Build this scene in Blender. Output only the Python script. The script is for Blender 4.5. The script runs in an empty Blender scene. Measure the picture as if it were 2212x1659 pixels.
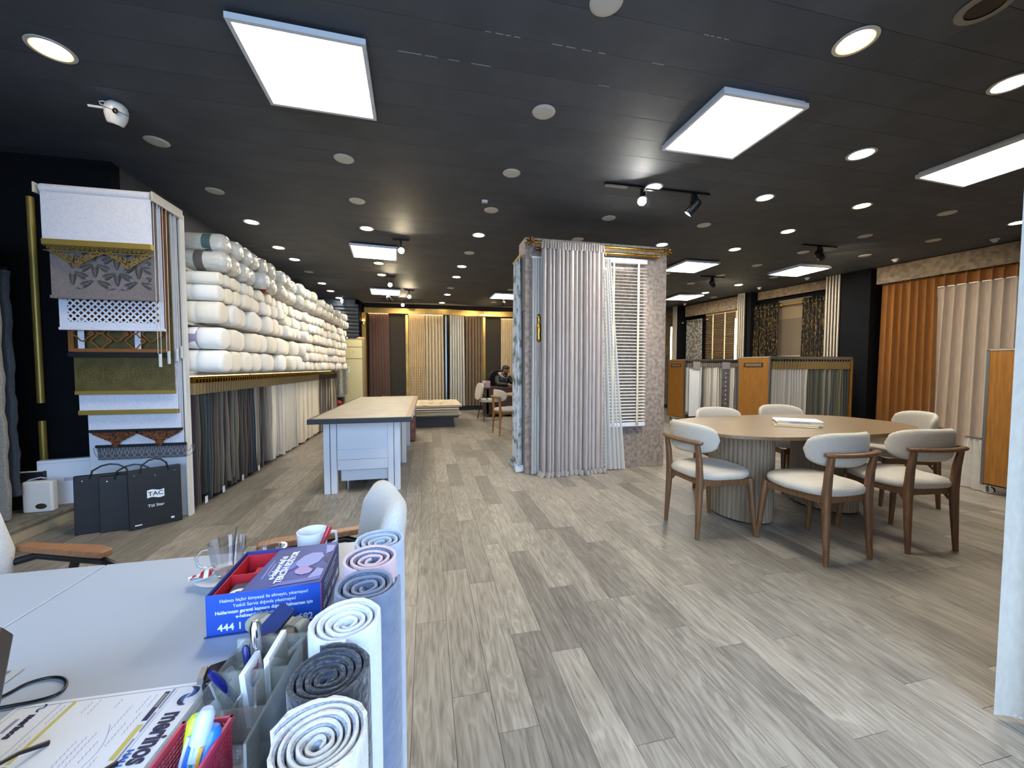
import bpy, bmesh, math, random
from math import sin, cos, pi, radians, atan2, sqrt, hypot
from mathutils import Vector, Matrix, Euler
random.seed(7)
R = random.random
def U(a, b): return a + (b - a) * random.random()
scene = bpy.context.scene
COL = scene.collection

# ------------------------------------------------------------------ camera
cam_data = bpy.data.cameras.new('camera')
cam_data.sensor_width = 36.0
cam_data.lens = 36.0 * 831.0 / 2212.0
cam_data.clip_start = 0.02
cam = bpy.data.objects.new('camera', cam_data)
COL.objects.link(cam)
cam.location = (0, 0, 1.25)
cam.rotation_euler = (radians(90 - 2.515), 0, radians(-12.47))
scene.camera = cam
scene.render.resolution_x, scene.render.resolution_y = 2212, 1659

# ------------------------------------------------------------------ daylight and exposure
world = bpy.data.worlds.new('daylight_sky')
scene.world = world
world.use_nodes = True
bg = world.node_tree.nodes['Background']
bg.inputs['Color'].default_value = (0.46, 0.67, 1.0, 1)
bg.inputs['Strength'].default_value = 8.5
vs = scene.view_settings
vs.view_transform = 'Standard'
vs.look = 'None'
vs.gamma = 1.0
vs.use_curve_mapping = False
vs.exposure = 0.27
PANEL_STRENGTH = 32.0
WARM_STRENGTH = 90.0
COOL_STRENGTH = 70.0
scene.cycles.max_bounces = 6
scene.cycles.diffuse_bounces = 3
scene.cycles.glossy_bounces = 2
scene.cycles.transmission_bounces = 6
scene.cycles.transparent_max_bounces = 8
scene.cycles.sample_clamp_indirect = 6.0
scene.cycles.use_light_tree = False
scene.cycles.use_adaptive_sampling = True
scene.cycles.adaptive_threshold = 0.03
scene.cycles.caustics_reflective = False
scene.cycles.caustics_refractive = False

# the shop window behind the photographer guides the daylight (a portal adds no light of its own)
pl = bpy.data.lights.new('window_portal', 'AREA')
pl.shape = 'RECTANGLE'; pl.size = 4.3; pl.size_y = 2.5
pl.cycles.is_portal = True
po = bpy.data.objects.new('window_portal', pl)
COL.objects.link(po)
po.location = (-.25, -1.12, 1.45)
po.rotation_euler = (radians(90), 0, 0)

# ------------------------------------------------------------------ helpers
class MB:
    """collects shapes, then becomes one mesh"""
    def __init__(s): s.v = []; s.f = []
    def add(s, vs_, fs):
        b = len(s.v); s.v += [tuple(p) for p in vs_]
        s.f += [tuple(i + b for i in f) for f in fs]; return s
    def box(s, x0, x1, y0, y1, z0, z1):
        return s.add([(x0,y0,z0),(x1,y0,z0),(x1,y1,z0),(x0,y1,z0),(x0,y0,z1),(x1,y0,z1),(x1,y1,z1),(x0,y1,z1)],
                     [(0,3,2,1),(4,5,6,7),(0,1,5,4),(1,2,6,5),(2,3,7,6),(3,0,4,7)])
    def obox(s, c, size, rot=(0,0,0)):
        m = Matrix.Translation(c) @ Euler(rot).to_matrix().to_4x4()
        hx, hy, hz = [d/2 for d in size]
        vv = [m @ Vector(p) for p in [(-hx,-hy,-hz),(hx,-hy,-hz),(hx,hy,-hz),(-hx,hy,-hz),(-hx,-hy,hz),(hx,-hy,hz),(hx,hy,hz),(-hx,hy,hz)]]
        return s.add(vv, [(0,3,2,1),(4,5,6,7),(0,1,5,4),(1,2,6,5),(2,3,7,6),(3,0,4,7)])
    def tube(s, pts, r, n=8, caps=True, flat=None):
        """sweep a circle (or an ellipse: flat=(a, b)) along points; r number or list"""
        pts = [Vector(p) for p in pts]; k = len(pts)
        rr = r if isinstance(r, (list, tuple)) else [r]*k
        vv = []; fs = []; up = None
        for i, p in enumerate(pts):
            t = (pts[min(i+1,k-1)] - pts[max(i-1,0)]).normalized()
            if up is None:
                up = Vector((0,0,1)) if abs(t.z) < .9 else Vector((1,0,0))
            a = t.cross(up).normalized(); b = a.cross(t).normalized(); up = b
            for j in range(n):
                th = 2*pi*j/n
                fa, fb = flat if flat else (1, 1)
                vv.append(p + a*cos(th)*rr[i]*fa + b*sin(th)*rr[i]*fb)
        for i in range(k-1):
            for j in range(n):
                j2 = (j+1) % n
                fs.append((i*n+j, i*n+j2, (i+1)*n+j2, (i+1)*n+j))
        if caps:
            fs.append(tuple(range(n-1,-1,-1))); fs.append(tuple((k-1)*n+j for j in range(n)))
        return s.add(vv, fs)
    def lathe(s, prof, n=20, c=(0,0,0), m=None, sx=1, sy=1, caps=True):
        """prof: (r, z) list, turned about z; optional matrix m"""
        m = m or Matrix(); c = Vector(c); vv = []; fs = []; k = len(prof)
        for r, z in prof:
            for j in range(n):
                th = 2*pi*j/n
                vv.append(c + (m @ Vector((r*cos(th)*sx, r*sin(th)*sy, z))))
        for i in range(k-1):
            for j in range(n):
                j2 = (j+1) % n
                fs.append((i*n+j, i*n+j2, (i+1)*n+j2, (i+1)*n+j))
        if caps and prof[0][0] > 1e-6: fs.append(tuple(range(n-1,-1,-1)))
        if caps and prof[-1][0] > 1e-6: fs.append(tuple((k-1)*n+j for j in range(n)))
        return s.add(vv, fs)
    def ell(s, c, rad, nu=16, nv=10, m=None):
        prof = [(max(1e-7, sin(pi*i/nv)), -cos(pi*i/nv)) for i in range(nv+1)]
        mm = (m or Matrix().to_3x3()).to_3x3() @ Matrix.Diagonal(rad)
        return s.lathe(prof, nu, c, mm)
    def prism(s, poly, z0, z1, m=None):
        m = m or Matrix(); n = len(poly)
        vv = [m @ Vector((x,y,z0)) for x,y in poly] + [m @ Vector((x,y,z1)) for x,y in poly]
        fs = [tuple(range(n-1,-1,-1)), tuple(range(n,2*n))] + [(i,(i+1)%n,n+(i+1)%n,n+i) for i in range(n)]
        return s.add(vv, fs)
    def grid(s, fn, nu, nv, cu=False):
        vv = [fn(i/nu, j/nv) for j in range(nv+1) for i in range(nu+(0 if cu else 1))]
        w = nu if cu else nu+1; fs = []
        for j in range(nv):
            for i in range(nu):
                i2 = (i+1) % w
                fs.append((j*w+i, j*w+i2, (j+1)*w+i2, (j+1)*w+i))
        return s.add(vv, fs)
    def mesh(s, name, mat=None, bev=0, seg=2, smooth=None):
        me = bpy.data.meshes.new(name)
        me.from_pydata(s.v, [], s.f)
        bm = bmesh.new(); bm.from_mesh(me)
        bmesh.ops.remove_doubles(bm, verts=bm.verts, dist=1e-6)
        bmesh.ops.recalc_face_normals(bm, faces=bm.faces)
        if bev:
            es = [e for e in bm.edges if len(e.link_faces) == 2 and e.calc_face_angle(0) > .5]
            bmesh.ops.bevel(bm, geom=es, offset=bev, segments=seg, profile=.5, affect='EDGES', clamp_overlap=True)
        bm.to_mesh(me); bm.free()
        if smooth or (smooth is None and bev):
            me.polygons.foreach_set('use_smooth', [True]*len(me.polygons))
            if bev and smooth is not True:      # flat faces stay flat: corner normals follow the largest face
                nv = [Vector((0,0,0)) for _ in me.vertices]
                for p in me.polygons:
                    w = p.area*p.area; n_ = p.normal*w
                    for i in p.vertices: nv[i] += n_
                me.normals_split_custom_set_from_vertices([v.normalized() if v.length > 1e-20 else (0,0,1) for v in nv])
            elif smooth is not True: me.set_sharp_from_angle(angle=radians(smooth or 40))
        if mat: me.materials.append(mat)
        return me
    def build(s, name, mat=None, parent=None, bev=0, seg=2, smooth=None, loc=None, rz=0):
        return link(name, s.mesh(name, mat, bev, seg, smooth), parent, loc, rz)

def curve_pts(P, k=5):
    P = [Vector(p) for p in P]; out = []
    for i in range(len(P)-1):
        a, b, c, d = P[max(i-1,0)], P[i], P[i+1], P[min(i+2,len(P)-1)]
        for q in range(k):
            t = q/k; out.append(.5*((2*b)+(c-a)*t+(2*a-5*b+4*c-d)*t*t+(3*b-a-3*c+d)*t**3))
    return out+[P[-1]]
def link(name, me, parent=None, loc=None, rz=0, rot=None):
    o = bpy.data.objects.new(name, me); COL.objects.link(o)
    if parent: o.parent = parent
    if loc: o.location = loc
    if rz: o.rotation_euler = (0, 0, rz)
    if rot: o.rotation_euler = rot
    return o
def tag(o, label=None, cat=None, group=None, kind=None):
    if label: o['label'] = label
    if cat: o['category'] = cat
    if group: o['group'] = group
    if kind: o['kind'] = kind
    return o
def thing(name, label, cat, loc=(0,0,0), rz=0, group=None):
    o = bpy.data.objects.new(name, None); COL.objects.link(o)
    o.empty_display_size = .05
    o.location = loc; o.rotation_euler = (0,0,rz)
    return tag(o, label, cat, group)
def struct(o): o['kind'] = 'structure'; return o
def copy_tree(o, parent=None):
    c = o.copy(); COL.objects.link(c); c.parent = parent
    for ch in list(o.children): copy_tree(ch, c)
    return c
ORD = ['first','second','third','fourth','fifth','sixth','seventh','eighth','ninth','tenth','eleventh','twelfth','thirteenth',
       'fourteenth','fifteenth','sixteenth','seventeenth','eighteenth','nineteenth','twentieth']
TENS = {20:'twenty',30:'thirty',40:'forty',50:'fifty',60:'sixty',70:'seventy',80:'eighty',90:'ninety',100:'hundred'}
def nth(i):
    """0-based -> 'first', 'second' ..."""
    n = i + 1
    if n <= 20: return ORD[i]
    if n > 100: return 'hundred-and-' + nth(n - 101)
    t, r = n//10*10, n % 10
    if r == 0: return TENS[t].replace('ty', 'tieth') if t < 100 else 'hundredth'
    return TENS[t] + '-' + ORD[r-1]

# ------------------------------------------------------------------ materials
def srgb(h):
    h = h.lstrip('#'); c = [int(h[i:i+2],16)/255 for i in (0,2,4)]
    return tuple((x/12.92 if x <= .04045 else ((x+.055)/1.055)**2.4) for x in c) + (1,)
def _n(nt, t, **kw):
    n = nt.nodes.new(t)
    for k, v in kw.items(): setattr(n, k, v)
    return n
MATS = {}
def mat(name, col, rough=.5, metal=0, col2=None, scale=8, stretch=None, detail=3, bump=0, bscale=None, contrast=(.35,.65),
        emit=None, estr=0, spec=None, coat=0, alpha=1, trans=0, ior=None, rnd=0, sheen=0, island=False, coord='Object', sss=0):
    if name in MATS: return MATS[name]
    m = bpy.data.materials.new(name); m.use_nodes = True; nt = m.node_tree
    b = nt.nodes['Principled BSDF']
    c1 = srgb(col) if isinstance(col, str) else col
    b.inputs['Base Color'].default_value = c1
    b.inputs['Roughness'].default_value = rough
    b.inputs['Metallic'].default_value = metal
    if spec is not None: b.inputs['Specular IOR Level'].default_value = spec
    if coat: b.inputs['Coat Weight'].default_value = coat; b.inputs['Coat Roughness'].default_value = .08
    if sheen: b.inputs['Sheen Weight'].default_value = sheen
    if trans: b.inputs['Transmission Weight'].default_value = trans
    if ior: b.inputs['IOR'].default_value = ior
    if alpha < 1: b.inputs['Alpha'].default_value = alpha
    if emit:
        b.inputs['Emission Color'].default_value = srgb(emit) if isinstance(emit, str) else emit
        b.inputs['Emission Strength'].default_value = estr
    L = nt.links.new
    if col2 or bump:
        tc = _n(nt, 'ShaderNodeTexCoord'); mp = _n(nt, 'ShaderNodeMapping')
        L(tc.outputs[coord], mp.inputs['Vector'])
        if stretch: mp.inputs['Scale'].default_value = stretch
        if rnd or island:
            oi = _n(nt, 'ShaderNodeObjectInfo'); ge = _n(nt, 'ShaderNodeNewGeometry')
            ad = _n(nt, 'ShaderNodeMath', operation='ADD')
            L(oi.outputs['Random'], ad.inputs[0]); L(ge.outputs['Random Per Island'], ad.inputs[1])
            fr = _n(nt, 'ShaderNodeMath', operation='FRACT'); L(ad.outputs[0], fr.inputs[0])
            mu = _n(nt, 'ShaderNodeMath', operation='MULTIPLY'); mu.inputs[1].default_value = 37.0
            L(fr.outputs[0], mu.inputs[0])
            cb = _n(nt, 'ShaderNodeCombineXYZ')
            for i in range(3): L(mu.outputs[0], cb.inputs[i])
            L(cb.outputs[0], mp.inputs['Location'])
            m['_fr'] = fr.name
    if col2:
        nz = _n(nt, 'ShaderNodeTexNoise'); nz.inputs['Scale'].default_value = scale; nz.inputs['Detail'].default_value = detail
        L(mp.outputs[0], nz.inputs['Vector'])
        rp = _n(nt, 'ShaderNodeValToRGB')
        rp.color_ramp.elements[0].position, rp.color_ramp.elements[1].position = contrast
        rp.color_ramp.elements[0].color = c1
        rp.color_ramp.elements[1].color = srgb(col2) if isinstance(col2, str) else col2
        L(nz.outputs['Fac'], rp.inputs[0])
        src = rp.outputs[0]
        if rnd:
            hs = _n(nt, 'ShaderNodeHueSaturation')
            mr = _n(nt, 'ShaderNodeMapRange'); L(nt.nodes[m['_fr']].outputs[0], mr.inputs[0])
            mr.inputs[3].default_value = 1-rnd; mr.inputs[4].default_value = 1+rnd
            L(mr.outputs[0], hs.inputs['Value']); L(src, hs.inputs['Color']); src = hs.outputs[0]
        L(src, b.inputs['Base Color'])
    if bump:
        n2 = _n(nt, 'ShaderNodeTexNoise'); n2.inputs['Scale'].default_value = bscale or scale; n2.inputs['Detail'].default_value = 4
        L(mp.outputs[0], n2.inputs['Vector'])
        bp = _n(nt, 'ShaderNodeBump'); bp.inputs['Strength'].default_value = bump; bp.inputs['Distance'].default_value = .01
        L(n2.outputs['Fac'], bp.inputs['Height']); L(bp.outputs[0], b.inputs['Normal'])
    MATS[name] = m
    return m
def emis(name, col, strength):
    return mat(name, col, emit=col, estr=strength)

def text_mesh(s, size, mat_, extrude=.0002, align='CENTER', bold=0, shear=0):
    cu = bpy.data.curves.new('lettering', 'FONT')
    cu.body = s; cu.size = size; cu.extrude = extrude; cu.align_x = align; cu.align_y = 'CENTER'
    cu.offset = bold; cu.shear = shear; cu.resolution_u = 3
    o = bpy.data.objects.new('lettering', cu); COL.objects.link(o)
    dg = bpy.context.evaluated_depsgraph_get()
    me = bpy.data.meshes.new_from_object(o.evaluated_get(dg))
    bpy.data.objects.remove(o); bpy.data.curves.remove(cu)
    me.name = 'lettering'; me.materials.clear(); me.materials.append(mat_)
    return me
def text_on(s, size, mat_, parent, loc, xdir, ydir, bold=0, align='CENTER', name='lettering', sx=1, shear=0):
    """flat lettering on a surface: xdir = reading direction, ydir = up of the letters (parent space)"""
    me = text_mesh(s, size, mat_, align=align, bold=bold, shear=shear)
    x = Vector(xdir).normalized(); y = Vector(ydir).normalized(); z = x.cross(y)
    m = Matrix((x*sx, y, z)).transposed().to_4x4(); m.translation = Vector(loc)
    me.transform(m)
    return link(name, me, parent)
def wavy(width, h, folds, amp, top=.5, flare=1.0, seed=0, nz=14, per=10, z0=0.0, sharp=0, jit=.25, x0=0.0, lean=0, scallop=None):
    """a hanging cloth along local x from x0 to x0+width (at the top), folds in local y"""
    rg = random.Random(seed); nu = int(folds*per)
    ph = [rg.uniform(-jit, jit) for _ in range(int(folds)+3)]; am = [rg.uniform(1-jit, 1+jit) for _ in range(int(folds)+3)]
    dr = [rg.uniform(-1, 1) for _ in range(int(folds)+3)]
    def fn(u, v):
        t = u*folds; k = int(t); fr = t-k
        a_ = am[k]*(1-fr)+am[k+1]*fr; p_ = ph[k]*(1-fr)+ph[k+1]*fr; d_ = dr[k]*(1-fr)+dr[k+1]*fr
        w = top + (1-top)*min(1, (1-v)*2.2)          # v: 0 bottom, 1 top
        sn = sin(2*pi*t + p_*2 + d_*.5*(1-v))
        if sharp: sn = math.copysign(abs(sn)**(1-sharp), sn)
        fl = 1+(flare-1)*(1-v)
        x = x0 + width*.5 + (u-.5)*width*fl + cos(2*pi*t+p_*2)*amp*.25*w + d_*.012*(1-v) + lean*(1-v)
        z = z0 + h*v
        if scallop and v == 0: z += scallop*abs(sn)
        return (x, amp*a_*w*sn, z)
    return MB().grid(fn, nu, nz)
M = {}
M['floor_base'] = mat('joint_filler', '#3d3831', .8)
M['ceiling'] = mat('painted_ceiling_boards', '#474b52', .66, col2='#4f535a', scale=3, bump=.05, bscale=40, rnd=.06, spec=.4)
M['black_wall'] = mat('matt_black_wall', '#0c0d10', .9, col2='#0f1014', scale=5, spec=.15)
M['grey_wall'] = mat('dark_grey_wall', '#3a3b3d', .7, col2='#424244', scale=4)
M['shutter'] = mat('grey_shutter', '#4a4f54', .5, metal=.3)
M['plaster'] = mat('white_plaster', '#cfcac0', .7, col2='#c6c1b6', scale=6)
M['taupe'] = mat('mottled_taupe_covering', '#776b63', .6, col2='#a3958a', scale=22, detail=6, bump=.12, bscale=60)
M['gold_taupe'] = mat('mottled_bronze_covering', '#5f5140', .55, col2='#8d7a5f', scale=14, detail=6, bump=.1, bscale=50)
M['gold'] = mat('polished_gold', '#c79a3f', .22, metal=1)
M['gold_satin'] = mat('satin_gold', '#c7a353', .42, metal=.9)
M['gold_paint'] = mat('gold_lacquer', '#a58c45', .4, metal=.45)
M['chrome'] = mat('chrome', '#c8ccd0', .12, metal=1)
M['steel'] = mat('brushed_steel', '#9a9da0', .35, metal=1)
M['black_metal'] = mat('black_metal', '#141518', .4, metal=.3)
M['black_plastic'] = mat('black_plastic', '#101114', .35)
M['white_plastic'] = mat('white_plastic', '#e6e6e4', .35)
M['white_satin'] = mat('white_lacquer', '#d9dce2', .4)
M['white_board'] = mat('white_laminate', '#d5d9e0', .38, spec=.4)
M['desk_top'] = mat('white_desk_laminate', '#b0b7c1', .28, spec=.45)
M['walnut'] = mat('walnut_stain', '#5f4127', .42, col2='#775332', scale=5, stretch=(14,14,1.6), detail=5, bump=.04, bscale=30)
M['oak_warm'] = mat('warm_oak', '#82573a', .45, col2='#9a6b48', scale=4, stretch=(3,22,22), detail=5)
M['table_wood'] = mat('walnut_veneer', '#6c573d', .38, col2='#867051', scale=3, stretch=(1.2,26,26), detail=6, contrast=(.3,.7))
M['flute'] = mat('fluted_greige_wood', '#85725c', .5, col2='#917e67', scale=5, stretch=(6,6,1))
M['panel_wood'] = mat('orange_wood_panel', '#8f5f28', .4, col2='#a57234', scale=3, stretch=(18,18,1.2), detail=5, spec=.35)
M['boucle'] = mat('ivory_boucle', '#b5ad9e', .95, col2='#c3bcae', scale=180, bump=.35, bscale=260, sheen=.2)
M['grey_fabric'] = mat('light_grey_weave', '#c3c4c2', .95, col2='#d2d2cf', scale=220, bump=.3, bscale=300, sheen=.15)
M['worktop'] = mat('grey_beige_worktop', '#8c8471', .5, col2='#a39a86', scale=7, stretch=(1,3,1), detail=6)
M['rubber'] = mat('black_edging', '#16171b', .5)
M['marble'] = mat('brown_marbled_laminate', '#4a2418', .3, col2='#8a5a48', scale=9, detail=8)
M['ac_cream'] = mat('cream_appliance_lacquer', '#d6cc9a', .22, spec=.5)
M['ac_frame'] = mat('bronze_appliance_frame', '#8d7a55', .4)
M['stone'] = mat('rough_stone_edge', '#8a8272', .8, col2='#6c6557', scale=18, detail=8, bump=.3)
M['ledge'] = mat('beige_ledge_plaster', '#a99a7c', .75, col2='#b8a98a', scale=7)
M['paper'] = mat('white_paper', '#e4e6ea', .6)
M['ink'] = mat('dark_blue_ink', '#1f2347', .6)
M['ink_grey'] = mat('grey_print', '#8a90ac', .7)
M['ink_blue'] = mat('blue_ink', '#2a5fae', .6)
M['ink_yellow'] = mat('yellow_print', '#c9bb62', .6)
M['white_print'] = mat('white_print', '#e9ecf2', .55)
M['off_lamp'] = mat('unlit_lamp_diffuser', '#c9c6bd', .45)
M['lamp_rim'] = mat('lamp_trim_ring', '#d0cdc6', .4)
M['panel_light'] = emis('panel_diffuser_glow', (1.0,.94,.83,1), PANEL_STRENGTH)
M['warm_light'] = emis('warm_lamp_glow', (1.0,.74,.40,1), WARM_STRENGTH)
M['cool_light'] = emis('cool_lamp_glow', (.93,.97,1.0,1), COOL_STRENGTH)
M['neutral_light'] = emis('neutral_lamp_glow', (1.0,.88,.68,1), COOL_STRENGTH)
M['spot_light'] = emis('spot_lamp_glow', (1.0,.96,.9,1), 420.0)
M['warm_spot'] = emis('warm_spot_glow', (1.0,.82,.55,1), 320.0)
M['led_warm'] = emis('led_strip_glow', (1.0,.86,.45,1), 14.0)

# floor planks: grey washed oak with cathedral grain, each plank its own tone
def plank_material():
    m = bpy.data.materials.new('grey_washed_oak_planks'); m.use_nodes = True; nt = m.node_tree; L = nt.links.new
    b = nt.nodes['Principled BSDF']; b.inputs['Roughness'].default_value = .42
    b.inputs['Specular IOR Level'].default_value = .42
    tc = _n(nt,'ShaderNodeTexCoord'); oi = _n(nt,'ShaderNodeObjectInfo'); ge = _n(nt,'ShaderNodeNewGeometry')
    ad = _n(nt,'ShaderNodeMath',operation='ADD'); L(oi.outputs['Random'],ad.inputs[0]); L(ge.outputs['Random Per Island'],ad.inputs[1])
    fr = _n(nt,'ShaderNodeMath',operation='FRACT'); L(ad.outputs[0],fr.inputs[0])
    mu = _n(nt,'ShaderNodeMath',operation='MULTIPLY'); mu.inputs[1].default_value = 53; L(fr.outputs[0],mu.inputs[0])
    cb = _n(nt,'ShaderNodeCombineXYZ')
    for i in range(3): L(mu.outputs[0],cb.inputs[i])
    va = _n(nt,'ShaderNodeVectorMath',operation='ADD'); L(tc.outputs['Object'],va.inputs[0]); L(cb.outputs[0],va.inputs[1])
    mp = _n(nt,'ShaderNodeMapping'); mp.inputs['Scale'].default_value = (26,2.4,1); L(va.outputs[0],mp.inputs['Vector'])
    n1 = _n(nt,'ShaderNodeTexNoise'); n1.inputs['Scale'].default_value = 1.0; n1.inputs['Detail'].default_value = 2; n1.inputs['Distortion'].default_value = .6
    mpw = _n(nt,'ShaderNodeMapping'); mpw.inputs['Scale'].default_value = (8,1.0,1); L(va.outputs[0],mpw.inputs['Vector']); L(mpw.outputs[0],n1.inputs['Vector'])
    # cathedral rings: sine of a slow noise
    m1 = _n(nt,'ShaderNodeMath',operation='MULTIPLY'); m1.inputs[1].default_value = 60; L(n1.outputs['Fac'],m1.inputs[0])
    sn = _n(nt,'ShaderNodeMath',operation='SINE'); L(m1.outputs[0],sn.inputs[0])
    n2 = _n(nt,'ShaderNodeTexNoise'); n2.inputs['Scale'].default_value = 3.2; n2.inputs['Detail'].default_value = 5; L(mp.outputs[0],n2.inputs['Vector'])
    n3 = _n(nt,'ShaderNodeTexNoise'); n3.inputs['Scale'].default_value = 2.2; n3.inputs['Detail'].default_value = 3; L(va.outputs[0],n3.inputs['Vector'])
    def mix(f, a, c):
        x = _n(nt,'ShaderNodeMix',data_type='RGBA'); L(f,x.inputs[0])
        for s, i in ((a,6),(c,7)):
            if isinstance(s,tuple): x.inputs[i].default_value = s
            else: L(s,x.inputs[i])
        return x.outputs[2]
    def rng(src, a, b_, c, d):
        x = _n(nt,'ShaderNodeMapRange'); L(src,x.inputs[0])
        for i, v in enumerate((a,b_,c,d)): x.inputs[i+1].default_value = v
        return x.outputs[0]
    base = mix(rng(n3.outputs['Fac'],.3,.7,0,1), srgb('#7b746a'), srgb('#8c8579'))
    base = mix(rng(n2.outputs['Fac'],.42,.62,0,.75), base, srgb('#9f988c'))
    base = mix(rng(n2.outputs['Fac'],.40,.30,0,.6), base, srgb('#5d5750'))
    base = mix(rng(sn.outputs[0],.7,1,0,.32), base, srgb('#b5afa5'))
    base = mix(rng(sn.outputs[0],-.7,-1,0,.25), base, srgb('#5a544d'))
    hs = _n(nt,'ShaderNodeHueSaturation'); L(base,hs.inputs['Color'])
    L(rng(fr.outputs[0],0,1,.64,1.12),hs.inputs['Value'])
    L(hs.outputs[0],b.inputs['Base Color'])
    bp = _n(nt,'ShaderNodeBump'); bp.inputs['Strength'].default_value = .12; bp.inputs['Distance'].default_value = .003
    L(n2.outputs['Fac'],bp.inputs['Height']); L(bp.outputs[0],b.inputs['Normal'])
    rr = rng(n2.outputs['Fac'],.3,.7,.36,.5); L(rr,b.inputs['Roughness'])
    return m
M['plank'] = plank_material()

def ramp_random(name, cols, rough=.9, bump=.15, bscale=40, coat=0, sheen=.1, trans=0, spec=None, stretch=None, dirt=None):
    """colour picked per object from a ramp"""
    m = bpy.data.materials.new(name); m.use_nodes = True; nt = m.node_tree; L = nt.links.new
    b = nt.nodes['Principled BSDF']; b.inputs['Roughness'].default_value = rough
    if coat: b.inputs['Coat Weight'].default_value = coat; b.inputs['Coat Roughness'].default_value = .12
    if sheen: b.inputs['Sheen Weight'].default_value = sheen
    if spec is not None: b.inputs['Specular IOR Level'].default_value = spec
    oi = _n(nt,'ShaderNodeObjectInfo'); rp = _n(nt,'ShaderNodeValToRGB'); L(oi.outputs['Random'],rp.inputs[0])
    cr = rp.color_ramp; cr.interpolation = 'LINEAR'
    while len(cr.elements) < len(cols): cr.elements.new(.5)
    for i, c in enumerate(cols):
        cr.elements[i].position = i/(len(cols)-1); cr.elements[i].color = srgb(c)
    src = rp.outputs[0]
    tc = _n(nt,'ShaderNodeTexCoord'); mp = _n(nt,'ShaderNodeMapping'); L(tc.outputs['Object'],mp.inputs['Vector'])
    if stretch: mp.inputs['Scale'].default_value = stretch
    nz = _n(nt,'ShaderNodeTexNoise'); nz.inputs['Scale'].default_value = bscale; nz.inputs['Detail'].default_value = 4
    nz.inputs['Distortion'].default_value = .8 if coat else 0
    L(mp.outputs[0],nz.inputs['Vector'])
    if dirt:
        mx = _n(nt,'ShaderNodeMix',data_type='RGBA'); mr = _n(nt,'ShaderNodeMapRange'); L(nz.outputs['Fac'],mr.inputs[0])
        mr.inputs[1].default_value = .45; mr.inputs[2].default_value = .7; mr.inputs[4].default_value = .6
        L(mr.outputs[0],mx.inputs[0]); L(src,mx.inputs[6]); mx.inputs[7].default_value = srgb(dirt); src = mx.outputs[2]
    L(src,b.inputs['Base Color'])
    bp = _n(nt,'ShaderNodeBump'); bp.inputs['Strength'].default_value = bump; bp.inputs['Distance'].default_value = .02
    L(nz.outputs['Fac'],bp.inputs['Height']); L(bp.outputs[0],b.inputs['Normal'])
    return m
M['bolt'] = ramp_random('bolt_cloth', ['#f0ebe0','#e6dcc6','#f2eee6','#dfdcd5','#efe3ca','#e9e6e2','#e3ddd0'], .85, .25, 9)
M['bolt_wrapped'] = ramp_random('bolt_in_clear_film', ['#d6d3ca','#c6c0b2','#d3d6d4','#cdc4b0'], .22, .9, 13, coat=.9, sheen=0, stretch=(1,3,3))
def cloth(name, c1, c2=None, rough=.85, sc=30, st=(1,1,.15), bump=.1, sheen=.15, contrast=(.35,.65), alpha=1, coat=0):
    return mat(name, c1, rough, col2=c2 or c1, scale=sc, stretch=st, bump=bump, bscale=90, sheen=sheen, contrast=contrast, alpha=alpha)
# ------------------------------------------------------------------ room shell
ZC = 3.0
XL, XR, YF, YB = -3.7, 9.2, -1.2, 11.6
RW_P = Vector((8.184, 4.225, 0)); RW_A = atan2(.9886, -.1504)
def RW(t, off=0, z=0):
    """point on the display wall to the side: t along it, off into the room"""
    return (RW_P.x - .1504*t - .9886*off, RW_P.y + .9886*t - .1504*off, z)

floor = struct(MB().box(XL-.2, XR+.3, YF-.2, YB+.2, -.12, -.006).build('floor', M['floor_base']))
PW, PL, GAP = .1455, .93, .0016
plank_me = MB().box(0, PW-GAP, 0, PL-GAP, -.006, 0).mesh('plank', M['plank'])
short_me = {}
cand = []
nrow = int((XR-XL)/PW)+1
fyaw = radians(12.47)
for i in range(nrow):
    x = XL + i*PW
    y = YF - random.choice([0, .31, .62, .155, .465, .775])*PL/.93 - U(0, .05)
    while y < YB:
        cx, cy = x+PW/2, y+PL/2
        dep = cx*sin(fyaw)+cy*cos(fyaw); lat = cx*cos(fyaw)-cy*sin(fyaw)
        seen = dep > .75 and abs(lat) < 1.36*dep+.4 and y > -.2
        hid = (cx < -2.6) or (-1.7 < cx < -.2 and cy < 1.1) or cx > 7.7 + .15*(5-cy)
        cand.append((0 if seen and not hid else 1, dep*dep+lat*lat*.2, x, y))
        y += PL
cand.sort()
rest = MB()
for k, (hidden, d, x, y) in enumerate(cand):
    if k < 300 and not hidden:
        link('plank', plank_me, floor, (x, y, 0))
    else:
        rest.box(x, x+PW-GAP, y, min(y+PL-GAP, YB), -.006, 0)
ro = rest.build('plank_field', M['plank'], floor); ro['kind'] = 'stuff'

ceiling = struct(MB().box(XL-.2, XR+.3, YF-.2, YB+.2, ZC+.012, ZC+.12).build('ceiling', mat('ceiling_joint', '#1c1d20', .8)))
BW = .2285
bxs = [(-3.7,2.735),(2.735,9.2)]
bme = {}
for a, b_ in bxs: bme[a] = MB().box(0, b_-a-.002, 0, BW-.0025, 0, .012).mesh('board', M['ceiling'])
y = 1.837 - BW*14
while y < YB:
    if y > YF-BW:
        for a, b_ in bxs: link('board', bme[a], ceiling, (a, y, ZC))
    y += BW
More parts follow.
